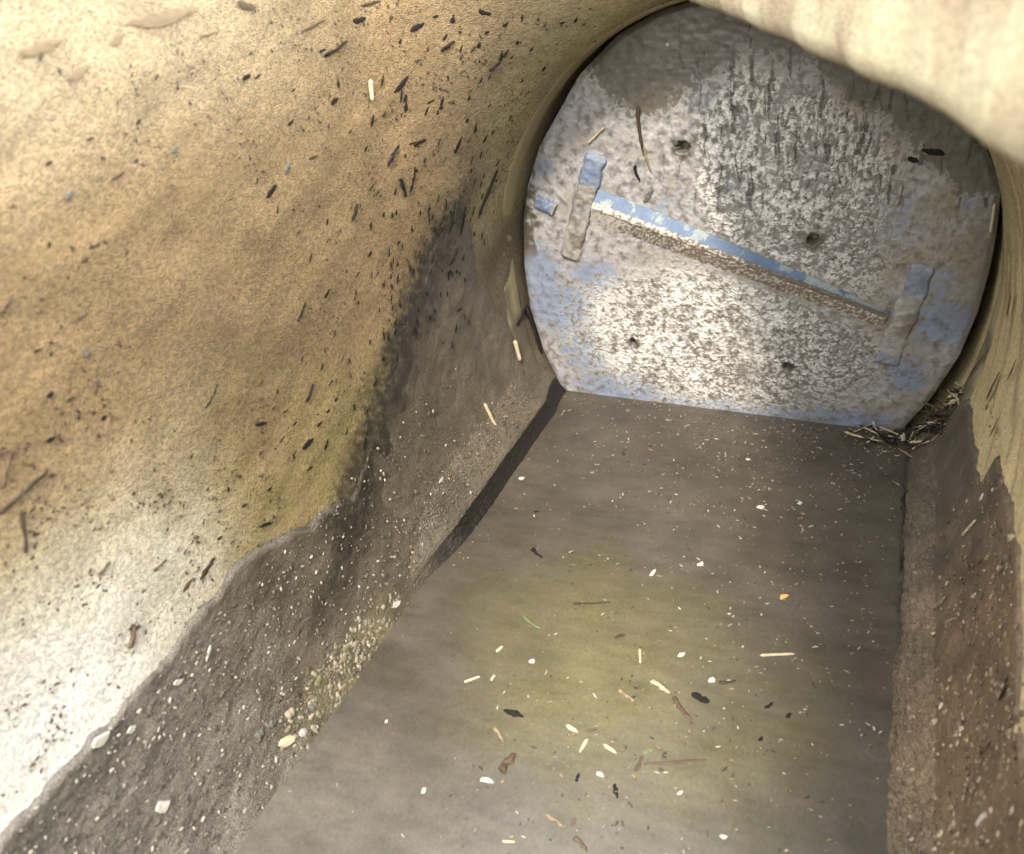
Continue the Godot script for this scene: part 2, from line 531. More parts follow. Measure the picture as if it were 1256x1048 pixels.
const RIM := [[0.0, 0.475], [0.11, 0.458], [0.2, 0.424], [0.325, 0.310], [0.384, 0.228], [0.416, 0.165], [0.424, 0.087], [0.426, 0.031], [0.423, -0.051], [0.409, -0.14], [0.380, -0.23], [0.338, -0.315], [0.27, -0.38], [0.0, -0.42], [-0.29, -0.38], [-0.363, -0.316], [-0.403, -0.216], [-0.424, -0.118], [-0.429, -0.024], [-0.421, 0.082], [-0.405, 0.149], [-0.371, 0.229], [-0.282, 0.355], [-0.204, 0.42], [-0.13, 0.452]]
const HOLES := [[-0.092, 0.229, 0.010], [0.142, 0.069, 0.009], [-0.193, -0.173, 0.0065], [0.121, -0.193, 0.008]]
const WET_EDGE := [[-0.5, 0.50], [-0.30, 0.42], [-0.25, 0.35], [-0.225, 0.30], [-0.19, 0.275], [-0.14, 0.285], [-0.06, 0.335], [0.0, 0.385], [0.1, 0.365], [0.2, 0.30], [0.3, 0.21], [0.36, 0.165], [0.5, 0.10]]
const BLUE := [[-0.36, 0.19, 0.022, 0.02, 0.8], [-0.39, -0.03, 0.045, 0.06, 0.9], [-0.35, -0.11, 0.075, 0.06, 0.95], [-0.27, -0.03, 0.06, 0.045, 0.7], [-0.30, -0.21, 0.06, 0.05, 0.75], [0.375, -0.075, 0.045, 0.05, 1.0], [0.36, -0.005, 0.03, 0.04, 0.6], [0.33, -0.185, 0.035, 0.04, 0.9], [-0.02, 0.16, 0.04, 0.07, 0.6], [0.04, 0.12, 0.05, 0.04, 0.45], [-0.13, 0.12, 0.05, 0.03, 0.4], [0.27, 0.11, 0.06, 0.06, 0.45], [-0.22, -0.29, 0.12, 0.045, 0.9], [0.02, -0.305, 0.18, 0.028, 0.9], [0.24, -0.30, 0.10, 0.03, 0.85], [0.38, 0.14, 0.03, 0.02, 0.5], [-0.04, 0.27, 0.03, 0.06, 0.35], [-0.15, -0.22, 0.05, 0.04, 0.5]]
const LEDGE_LEFT := Vector2(-0.262, 0.123)
const LEDGE_RIGHT := Vector2(0.283, -0.064)


func rim_point(angle: float) -> Vector2:
	var dir := Vector2(sin(angle), cos(angle))
	for k in RIM.size():
		var a := Vector2(RIM[k][0], RIM[k][1])
		var b := Vector2(RIM[(k + 1) % RIM.size()][0], RIM[(k + 1) % RIM.size()][1])
		var at_a := dir.cross(a)
		var at_b := dir.cross(b)
		if at_a >= 0.0 and at_b < 0.0 or at_a > 0.0 and at_b <= 0.0:
			var q := a.lerp(b, at_a / (at_a - at_b))
			if q.dot(dir) > 0.0:
				return q
	return dir * 0.43


func knot_value(knots: Array, x: float) -> float:
	for k in knots.size() - 1:
		if x <= knots[k + 1][0]:
			return lerpf(knots[k][1], knots[k + 1][1], clampf((x - knots[k][0]) / (knots[k + 1][0] - knots[k][0]), 0.0, 1.0))
	return knots[-1][1]


func make_plate_skin() -> StandardMaterial3D:
	var size := 800
	var big := noise_bytes(101, 9.0, size, 4)
	var mid := noise_bytes(103, 40.0, size, 5)
	var beads := noise_bytes(113, 70.0, size, 1, FastNoiseLite.TYPE_CELLULAR)
	var crumb := noise_bytes(127, 210.0, size, 2)
	var small := noise_bytes(107, 100.0, size, 3)
	var grain := noise_bytes(109, 125.0, size, 1, FastNoiseLite.TYPE_CELLULAR)
	var hole_at := PackedVector2Array()
	for h in HOLES:
		hole_at.append(Vector2(h[0], h[1]))
	var edge := PackedFloat32Array()
	for i in size:
		edge.append(knot_value(WET_EDGE, -0.48 + 0.96 * i / size))
	# blue, once per 8 x 8 block
	var blue := PackedFloat32Array()
	blue.resize(100 * 100)
	for j in 100:
		for i in 100:
			var x := -0.48 + 0.96 * (i + 0.5) / 100.0
			var y := 0.52 - 0.96 * (j + 0.5) / 100.0
			var most := 0.0
			for b in BLUE:
				var d := Vector2((x - b[0]) / b[2], (y - b[1]) / b[3]).length_squared()
				if d < 3.0:
					most = maxf(most, b[4] * exp(-0.9 * d))
			blue[j * 100 + i] = most
	var rgb := PackedByteArray()
	rgb.resize(size * size * 3)
	var high := PackedByteArray()
	high.resize(size * size)
	var rough := PackedByteArray()
	rough.resize(size * size)
	var along := (LEDGE_RIGHT - LEDGE_LEFT).normalized()
	for j in size:
		var y := 0.52 - 0.96 * (j + 0.5) / size
		for i in size:
			var x := -0.48 + 0.96 * (i + 0.5) / size
			var at := j * size + i
			var nb := big[at] / 255.0 - 0.5
			var nm := mid[at] / 255.0 - 0.5
			var ns := small[at] / 255.0 - 0.5
			var drop := 0.45 - grain[at] / 255.0
			# long runs down the upper half
			var run := grain[((j * 2 / 5 + 300) % size) * size + (i + size + int(nb * 14.0)) % size] / -255.0 + 0.45
			var trickle := small[((j / 14 + 500) % size) * size + (i * 3 / 5 + size + int(nb * 10.0)) % size] / 255.0 - 0.5
			var below := along.cross(Vector2(x, y) - LEDGE_LEFT)
			# pale silt over all
			var r := 0.27 + 0.17 * nm + 0.12 * ns
			var g := 0.258 + 0.17 * nm + 0.12 * ns
			var b := 0.255 + 0.17 * nm + 0.12 * ns
			var gloss := 0.55
			var h := 0.5 + 0.35 * nm + 0.12 * ns
			# brownish dust
			var t := smoothstep(-0.10, 0.30, nb + 0.6 * nm + 0.3 * ns + 0.6 * (x - 0.12)) * 0.8
			r = lerpf(r, 0.205, t); g = lerpf(g, 0.17, t); b = lerpf(b, 0.12, t)
			# blue paint that shows through
			var bt := blue[(j / 8) * 100 + i / 8]
			t = smoothstep(0.28, 0.62, bt + 0.75 * nm + 0.35 * ns + 0.2 * nb)
			r = lerpf(r, 0.135, t * 0.72); g = lerpf(g, 0.185, t * 0.72); b = lerpf(b, 0.285, t * 0.72)
			# pale scum on dark wet film, wet sparkle painted in as white beads
			var upper := smoothstep(-0.10, 0.0, x + 0.12 * nb) * smoothstep(0.31, 0.22, x + 0.1 * nm) * smoothstep(edge[i] - 0.005, edge[i] - 0.05, y + 0.05 * nm) * smoothstep(0.0, 0.03, below)
			upper *= smoothstep(-0.16, 0.10, nm + 0.5 * nb + 0.08)
			var lower := smoothstep(1.25, 0.7, Vector2((x + 0.01) / 0.31, (y + 0.15) / 0.16).length() + 0.5 * nm) * smoothstep(-0.035, -0.05, below)
			var bead := drop * 0.75 + (0.45 - beads[at] / 255.0) * 0.45 + ns * 0.5 + (crumb[at] / 255.0 - 0.5) * 0.7 + 0.35 * nm
			if y > 0.05:
				bead = lerpf(bead, run * 1.1 + drop * 0.3 + ns * 0.5 + (crumb[at] / 255.0 - 0.5) * 0.5 + 0.5 * nm, smoothstep(0.05, 0.2, y))
			var m := maxf(upper * 0.95, lower * smoothstep(-0.42, 0.05, nm + 0.6 * nb + 0.25 * smoothstep(0.25, -0.15, x)))
			if m > 0.01:
				var tone := smoothstep(-0.28, 0.32, bead + 0.25 * nb + (0.10 * smoothstep(0.1, -0.25, x) if lower > upper else 0.0))
				var pale := 0.54 if lower > upper else 0.52
				var dark := 0.19 if lower > upper else 0.125
				var v := lerpf(dark, pale, tone) * (1.0 + 0.7 * nb + 0.4 * nm) * (1.0 - 0.35 * smoothstep(0.0, 0.3, x))
				r = lerpf(r, v, m); g = lerpf(g, v * lerpf(0.90, 0.975, tone), m); b = lerpf(b, v * lerpf(0.74, 0.94, tone), m)
				h = lerpf(h, 0.5 + 0.7 * bead, m)
				gloss = lerpf(gloss, 0.28, m)
			# wet brown film hanging from the top and along the rim
			t = smoothstep(edge[i] - 0.006, edge[i] + 0.006, y + 0.06 * nm + 0.03 * ns + 0.04 * nb)
			t = maxf(t, smoothstep(-0.385, -0.405, x + 0.05 * nm) * smoothstep(-0.02, 0.03, y) * smoothstep(0.24, 0.19, y))
			t = maxf(t, 0.7 * smoothstep(0.36, 0.42, x + 0.10 * nm) * smoothstep(-0.12, 0.0, y))
			var nd := 1.0
			for q in 4:
				nd = minf(nd, (Vector2(x, y) - hole_at[q]).length() / (0.030 if q < 2 else 0.016))
			t = maxf(t, 0.9 * smoothstep(1.1, 0.45, nd + 0.9 * nm))
			r = lerpf(r, 0.088 + 0.05 * nm + 0.03 * ns, t); g = lerpf(g, 0.076 + 0.05 * nm + 0.03 * ns, t); b = lerpf(b, 0.058 + 0.04 * nm + 0.03 * ns, t)
			h = lerpf(h, 0.5 + 0.15 * nm, t)
			gloss = lerpf(gloss, 0.45, t)
			# dark trickles
			t = smoothstep(0.17, 0.27, trickle) * smoothstep(0.06, 0.16, y) * 0.75 * smoothstep(-0.22, 0.0, x)
			r *= 1.0 - t; g *= 1.0 - t; b *= 1.0 - t
			rgb[at * 3] = int(255.0 * pow(clampf(r, 0.01, 0.95), 0.4545))
			rgb[at * 3 + 1] = int(255.0 * pow(clampf(g, 0.01, 0.95), 0.4545))
			rgb[at * 3 + 2] = int(255.0 * pow(clampf(b, 0.01, 0.95), 0.4545))
			high[at] = int(255.0 * clampf(h, 0.0, 1.0))
			rough[at] = int(255.0 * gloss)
	var m := StandardMaterial3D.new()
	m.albedo_texture = picture(rgb, size)
	m.roughness = 1.0
	m.roughness_texture = picture(rough, size, Image.FORMAT_L8)
	m.metallic_specular = 0.6
	m.normal_enabled = true
	m.normal_texture = bumps(high, size, 4.0)
	m.normal_scale = 1.0
	m.texture_repeat = false
	return m


func build_plate():
	var plate := thing("steel_plate", "round blue steel plate caked with grey silt closing the end of the pipe", "plate", Vector3(0, -0.4, PLATE_Z))
	var lift := Transform3D(Basis(), Vector3(0, 0.4, 0))
	var rims := PackedVector2Array()
	for k in 420:
		rims.append(rim_point(TAU * (k % 419) / 419.0))
	var face := func(u: float, v: float) -> Vector3:
		var q := rims[int(round(u * 419.0))] * (minf(v / 0.97, 1.0))
		var z := 0.0
		for h in HOLES:
			var d: float = (q - Vector2(h[0], h[1])).length() / h[2] + 0.35 * fine.get_noise_2d(q.x * 3.0, q.y * 3.0)
			z -= 0.02 * smooth(1.15, 0.8, d)
			z += 0.002 * smooth(2.2, 1.2, d) * smooth(0.9, 1.2, d)
		z += 0.0016 * middle.get_noise_2d(q.x, q.y) + 0.001 * fine.get_noise_2d(q.x, q.y)
		if v > 0.94:
			z -= 0.004 * smooth(0.945, 0.97, v)
		if v > 0.975:
			z -= 0.03 * (v - 0.97) / 0.03
		return Vector3(q.x, q.y, z)
	var uv := func(_u: float, _v: float, p: Vector3) -> Vector2: return Vector2((p.x + 0.48) / 0.96, (0.52 - p.y) / 0.96)
	var white := func(_u: float, _v: float, _p: Vector3) -> Color: return Color.WHITE
	part("disc", sheet(420, 170, face, white, uv, true), make_plate_skin(), plate, lift)
	# the folded ledge that runs across
	var metal := surface(0.4, 0.6)
	metal.normal_enabled = true
	metal.normal_texture = wet_mud.normal_texture
	metal.normal_scale = 0.7
	metal.uv1_scale = Vector3(3, 3, 3)
	var along := (LEDGE_RIGHT - LEDGE_LEFT)
	var over := Vector2(-along.y, along.x).normalized()
	var ledge := func(u: float, v: float) -> Vector3:
		var high := 0.005 + 0.023 * pow(1.0 - minf(u / 0.92, 1.0), 0.6)
		var out := lerpf(0.023, 0.012, u)
		var w := lerpf(1.0, 0.75, u)
		var off := along_list([high + 0.003, high, high * 0.5, 0.003, 0.0, -0.004, -0.0065, -0.009, -0.026 * w, -0.044 * w], v)
		var dz := along_list([-0.004, 0.0015, out * 0.55, out * 0.97, out, out, out - 0.005, out * 0.80, out * 0.4, -0.002], v)
		var q := LEDGE_LEFT + along * u + over * (off + 0.0015 * middle.get_noise_1d(u * 2.0))
		return Vector3(q.x, q.y, dz + 0.001 * fine.get_noise_2d(u * 0.6, v * 0.1))
	var ledge_color := func(u: float, v: float, p: Vector3) -> Color:
		var n := middle.get_noise_3d(p.x * 2.0, p.y * 2.0, p.z)
		var f := fine.get_noise_3d(p.x * 2.6, p.y * 2.6, p.z * 2.6)
		if v < 0.30:
			return mix3(Color(0.085, 0.13, 0.225), Color(0.24, 0.29, 0.28), smooth(0.15, 0.45, n + 0.5 * f + smooth(0.5, 0.85, u) * 0.4))
		if v < 0.62:
			return mix3(Color(0.50, 0.44, 0.36), Color(0.10, 0.08, 0.06), smooth(-0.2, 0.3, f + u - 0.25))
		return mix3(Color(0.17, 0.13, 0.095), Color(0.62, 0.58, 0.52), smooth(0.1, 0.5, f + 0.55 * smooth(0.2, 0.0, u) + 0.15))
	var flat := func(_u: float, _v: float, p: Vector3) -> Vector2: return Vector2(p.x, p.y)
	part("ledge", sheet(260, 37, ledge, ledge_color, flat), metal, plate, lift)
	bar(plate, "bracket", Vector2(-0.254, 0.218), Vector2(-0.325, 0.0), 0.042, 0.011, [[0.14, 0.16, 0.9], [0.5, 0.05, 0.25]], metal, lift)
	bar(plate, "bracket", Vector2(0.328, 0.035), Vector2(0.292, -0.172), 0.038, 0.007, [[0.14, 0.14, 0.75], [0.95, 0.08, 0.6]], metal, lift)
	bar(plate, "end_stub", Vector2(-0.387, 0.126), Vector2(-0.345, 0.106), 0.024, 0.012, [[0.4, 0.5, 1.0]], metal, lift)


# a raised strip with worn edges; blue = [place along it, reach, strength]
func along_list(list: Array, v: float) -> float:
	var x := v * (list.size() - 1)
	var k := mini(int(x), list.size() - 2)
	return lerpf(list[k], list[k + 1], x - k)


func bar(plate: Node3D, called: String, a: Vector2, b: Vector2, wide: float, tall: float, blue: Array, metal: Material, lift: Transform3D):
	var along := b - a
	var across := Vector2(-along.y, along.x).normalized()
	var shape := func(u: float, v: float) -> Vector3:
		var off := along_list([-0.56, -0.5, -0.44, -0.36, -0.1, 0.15, 0.36, 0.44, 0.5, 0.56], v)
		var up := along_list([-0.15, 0.5, 0.85, 1.0, 1.0, 0.97, 0.93, 0.8, 0.45, -0.15], v)
		var ends := smooth(0.0, 0.05, u) * smooth(1.0, 0.95, u)
		var q := a + along * u + across * wide * off * (0.75 + 0.25 * ends) * (1.0 + 0.25 * middle.get_noise_2d(u * 0.5, off * 0.3 + a.x * 9.0))
		return Vector3(q.x, q.y, tall * up * ends - 0.002 + 0.002 * fine.get_noise_2d(q.x, q.y))
	var color := func(u: float, v: float, p: Vector3) -> Color:
		var n := middle.get_noise_3d(p.x * 1.7, p.y * 1.7, p.z + 4.0)
		var f := fine.get_noise_3d(p.x, p.y, p.z)
		var c := mix3(Color(0.27, 0.255, 0.235), Color(0.15, 0.13, 0.105), smooth(-0.1, 0.4, n + 0.4 * f))
		for k in blue:
			c = mix3(c, Color(0.11, 0.158, 0.26), k[2] * 0.85 * smooth(1.1, 0.75, absf(u - k[0]) / k[1] + 0.8 * n + 0.3 * f))
		return c
	var flat := func(_u: float, _v: float, p: Vector3) -> Vector2: return Vector2(p.x, p.y)
	part(called, sheet(90, 28, shape, color, flat), metal, plate, lift)


# ---------------------------------------------------------------- litter

const COLORS := {"black": Color(0.018, 0.016, 0.014), "dark_brown": Color(0.05, 0.034, 0.022), "brown": Color(0.09, 0.06, 0.036), "grey": Color(0.12, 0.115, 0.10), "straw": Color(0.45, 0.375, 0.25), "white": Color(0.40, 0.38, 0.335), "orange": Color(0.62, 0.33, 0.10), "olive": Color(0.13, 0.14, 0.06), "tan": Color(0.24, 0.18, 0.11), "cream": Color(0.30, 0.25, 0.175), "pale_grey": Color(0.34, 0.31, 0.27)}


# a closed body along x from -0.5 to 0.5; every kind has three shapes of its own, of unit size
func body(kind: String, k: int) -> Mesh:
	var key := "%s%d" % [kind, k]
	if shapes.has(key):
		return shapes[key]
	var r := RandomNumberGenerator.new()
	r.seed = hash(key)
	if kind in ["shell_flake", "wood_chip"]:
		shapes[key] = flake(r, kind == "wood_chip")
		return shapes[key]
	var shift := r.randf() * 50.0
	var bend := r.randf_range(-0.10, 0.10)
	var curl := r.randf_range(-0.25, 0.35)
	var rings := 13
	var sides := 8
	var shape := func(u: float, v: float) -> Vector3:
		var x := u - 0.5
		var around := TAU * v
		var w := 1.0
		var jag := middle.get_noise_2d(u * 0.22 + shift, cos(around) * 0.06 + 3.0)
		match kind:
			"twig":
				w = lerpf(1.15, 0.65, u) * (1.0 + 0.5 * jag)
			"straw":
				w = lerpf(1.0, 0.8, u) * (1.0 + 0.12 * jag)
			"leaf_fragment":
				w = pow(sin(PI * clampf(u, 0.0, 1.0)), 0.75) * (1.0 + 0.5 * jag)
			"pebble":
				w = sqrt(maxf(0.0, 1.0 - 4.0 * x * x)) * (1.0 + 0.35 * jag)
			"wood_chip", "shell_flake":
				w = pow(sin(PI * u), 0.35) * (1.0 + 0.9 * jag)
			_:
				w = pow(sin(PI * u), 0.5) * (1.0 + 0.9 * jag)
		if u <= 0.0 or u >= 1.0:
			w = 0.0
		var y := 0.5 * w * sin(around)
		var z := 0.5 * w * cos(around)
		if kind in ["twig", "straw"]:
			z += (bend * sin(PI * u) + 0.02 * sin(TAU * u + shift)) * (4.0 if kind == "twig" else 1.0) + 0.5 * jag * (1.0 if kind == "twig" else 0.0)
			y += 0.25
		elif kind != "pebble":
			y += curl * 4.0 * x * x + 0.4 * middle.get_noise_2d(u * 0.3, shift)
			z += bend * 4.0 * (x * x - 0.1)
		return Vector3(x, y, z)
	var white := func(u: float, v: float, _p: Vector3) -> Color:
		var t := 0.9 + 0.5 * middle.get_noise_2d(u * 0.5 + shift, v * 0.3)
		return Color(t, t, t)
	var none := func(_u: float, _v: float, _p: Vector3) -> Vector2: return Vector2.ZERO
	shapes[key] = sheet(rings, sides + 1, shape, white, none)
	return shapes[key]


# an angular, slightly warped plate of unit length and width
func flake(r: RandomNumberGenerator, narrow: bool) -> Mesh:
	var corners := 6 + r.randi() % 3
	var low := PackedVector3Array()
	var top := PackedVector3Array()
	for i in corners:
		var a := TAU * (i + r.randf_range(-0.3, 0.3)) / corners
		var d := r.randf_range(0.28, 0.55)
		var q := Vector3(cos(a) * (0.5 if narrow else d), r.randf_range(-0.15, 0.35), sin(a) * d)
		low.append(q)
		top.append(q * Vector3(0.86, 1, 0.86) + Vector3(0, 0.6, 0))
	var st := SurfaceTool.new()
	st.begin(Mesh.PRIMITIVE_TRIANGLES)
	st.set_smooth_group(-1)
	st.set_color(Color.WHITE)
	var crown := Vector3(r.randf_range(-0.15, 0.15), r.randf_range(0.55, 0.95), r.randf_range(-0.15, 0.15))
	for i in corners:
		var k := (i + 1) % corners
		for q in [crown, top[k], top[i], top[i], top[k], low[i], low[i], top[k], low[k], Vector3(0, -0.2, 0), low[i], low[k]]:
			st.set_uv(Vector2.ZERO)
			st.add_vertex(q)
	st.generate_normals()
	return st.commit()


func bit_material(color: String) -> StandardMaterial3D:
	var key := "bit " + color
	if not tints.has(key):
		var m := surface(0.8 if color in ["black", "dark_brown"] else 0.6, 0.25 if color in ["black", "grey"] else 0.4)
		m.albedo_color = (COLORS[color] as Color).linear_to_srgb()
		tints[key] = m
	return tints[key]


func up_at(surf: String, p: Vector3) -> Vector3:
	match surf:
		"W":
			return Vector3.UP
		"P":
			return Vector3.BACK
		"L":
			return wall_normal(p.y, p.z)
	return wall_normal(p.y, p.z) * Vector3(-1, 1, 1)


func laid(surf: String, p: Vector3, way: Vector3, long: float, wide: float, thick: float, raise := 0.0) -> Transform3D:
	var up := up_at(surf, p)
	var x := (way - up * way.dot(up)).normalized()
	var z := x.cross(up)
	return Transform3D(Basis(x * long, up * thick, z * wide), p + up * raise)


func build_litter():
	var flecks := 0
	for entry in LITTER:
		var row: Array = entry.duplicate()
		var kind: String = row[0]
		var surf: String = row[1]
		var p := Vector3(row[2], row[3], row[4])
		var long: float = row[8]
		var wide: float = row[9]
		if kind == "bark_fleck":
			wide *= 0.85
			long *= 1.25
		elif kind == "bark_shred":
			wide *= 0.72
		var raise := 0.0002
		if surf == "R" or surf == "L" and p.y < mud_edge(p.z, -1):
			raise = 0.006
		var thick := wide * 0.28
		match kind:
			"twig", "straw":
				thick = wide
				wide *= 0.9
			"pebble":
				long = minf(long, wide * 1.7)
				thick = wide * 0.8
				raise -= 0.3 * thick
				row[10] = {"straw": "cream", "white": "pale_grey"}.get(row[10], row[10])
			"mud_smear":
				thick = 0.0007
			"leaf_fragment":
				thick = wide * 0.3
		if surf == "P" and (kind != "leaf_fragment"):
			raise = 0.002
		var shape_of := kind
		if kind == "mud_smear" or kind == "bark_fleck":
			shape_of = "bark_shred"
		if surf == "W":
			wide *= 0.82
			long *= 0.92
			thick *= 0.7
			raise = -0.15 * thick
		var o := part(kind, body(shape_of, rng.randi() % 8), bit_material(row[10]), self, laid(surf, p, Vector3(row[5], row[6], row[7]), long, wide, thick, raise))
		if kind == "bark_fleck":
			tag_fleck(o, p)
		else:
			tag(o, row[11], kind.replace("_", " "))


func tag_fleck(o: Node, p: Vector3):
	var where := "on the tan middle of the left wall"
	if p.z < -0.80 - 1.36 * minf(p.y, 0.30):
		where = "along the dark damp crease of the left wall"
	elif p.y > 0.42:
		where = "high on the pale upper left wall"
	elif p.y < 0.20 and p.z > -0.62:
		where = "on the whitened lower left wall"
	tag(o, "tiny dark bark fleck stuck " + where, "bark fleck", "tiny dark bark flecks " + where)


# more of the tiny flecks, thick along the damp crease and up towards the plate
func build_flecks():
	for i in 125:
		var z := -1.12 + rng.randfn(0.0, 0.13)
		var y := 0.20 + rng.randfn(0.0, 0.14)
		if z < -1.34 or y > 0.5 or y < -0.05:
			continue
		var p := wall_point(wall_v(y, z), z)
		var way := Vector3(0, 1.0, rng.randf_range(-0.9, 0.1))
		var long := rng.randf_range(0.006, 0.02)
		var wide := rng.randf_range(0.0025, 0.0055)
		var o := part("bark_fleck", body("bark_shred", rng.randi() % 8), bit_material("black"), self, laid("L", p, way, long, wide, wide * 0.3, 0.004 if z < -0.92 - 1.36 * y else 0.0002))
		tag_fleck(o, p)


func build_heap():
	var heap := thing("twig_heap", "tangled heap of dark and pale twigs at the right foot of the blue plate", "twig heap", Vector3(0.37, -0.30, -1.40))
	for i in 125:
		var t := rng.randf()
		var y := lerpf(-0.315, -0.17, t * rng.randf_range(0.5, 1.0))
		var z := -1.44 + 0.10 * rng.randf() * (1.0 - t * 0.8)
		var p := wall_point(wall_v(y, z), z) * Vector3(-1, 1, 1)
		p += up_at("R", p) * rng.randf_range(0.002, 0.028) * (1.0 - t * 0.6)
		if i % 3 == 0:
			p = Vector3(rng.randf_range(0.26, 0.37), WATER + rng.randf_range(0.002, 0.016), rng.randf_range(-1.445, -1.40))
		var way := Vector3(rng.randf_range(-1, 1), rng.randf_range(-0.6, 0.8), rng.randf_range(-0.5, 0.5)).normalized()
		var side := way.cross(Vector3(rng.randf(), rng.randf(), 1)).normalized()
		var wide := rng.randf_range(0.0015, 0.0045)
		var long := rng.randf_range(0.025, 0.075)
		var shade: String = ["black", "black", "dark_brown", "brown", "tan", "dark_brown", "black", "straw"][rng.randi() % 8]
		var leaf := rng.randf() < 0.22
		part("leaf" if leaf else "twig", body("leaf_fragment" if leaf else "twig", rng.randi() % 4), bit_material(shade), heap, Transform3D(Basis(way * long * (0.5 if leaf else 1.0), side.cross(way) * wide, side * wide * (2.5 if leaf else 1.0)), p - heap.position))


func scatter(called: String, label: String, category: String, places: Array, mesh: Mesh):
	var mm := MultiMesh.new()
	mm.transform_format = MultiMesh.TRANSFORM_3D
	mm.use_colors = true
	mm.mesh = mesh
	mm.instance_count = places.size()
	for i in places.size():
		mm.set_instance_transform(i, places[i][0])
		mm.set_instance_color(i, places[i][1])
	var o := MultiMeshInstance3D.new()
	o.name = numbered(called)
	o.multimesh = mm
	o.material_override = bits
	add_child(o)
	tag(o, label, category, "", "stuff")


func grit_at(surf: String, y: float, z: float, most: float, flat := 0.5, raise := 0.0) -> Transform3D:
	var p := wall_point(wall_v(y, z), z)
	if surf == "R":
		p.x = -p.x
	var a := rng.randf() * TAU
	var s := most * (0.35 + 0.65 * pow(rng.randf(), 2.0))
	var way := Vector3(0, cos(a), sin(a))
	return laid(surf, p, way, s * rng.randf_range(1.0, 2.2), s, s * flat, raise)


func shade(c: Color, spread: float) -> Color:
	var t := 1.0 + rng.randf_range(-spread, spread)
	return Color(c.r * t, c.g * t, c.b * t)


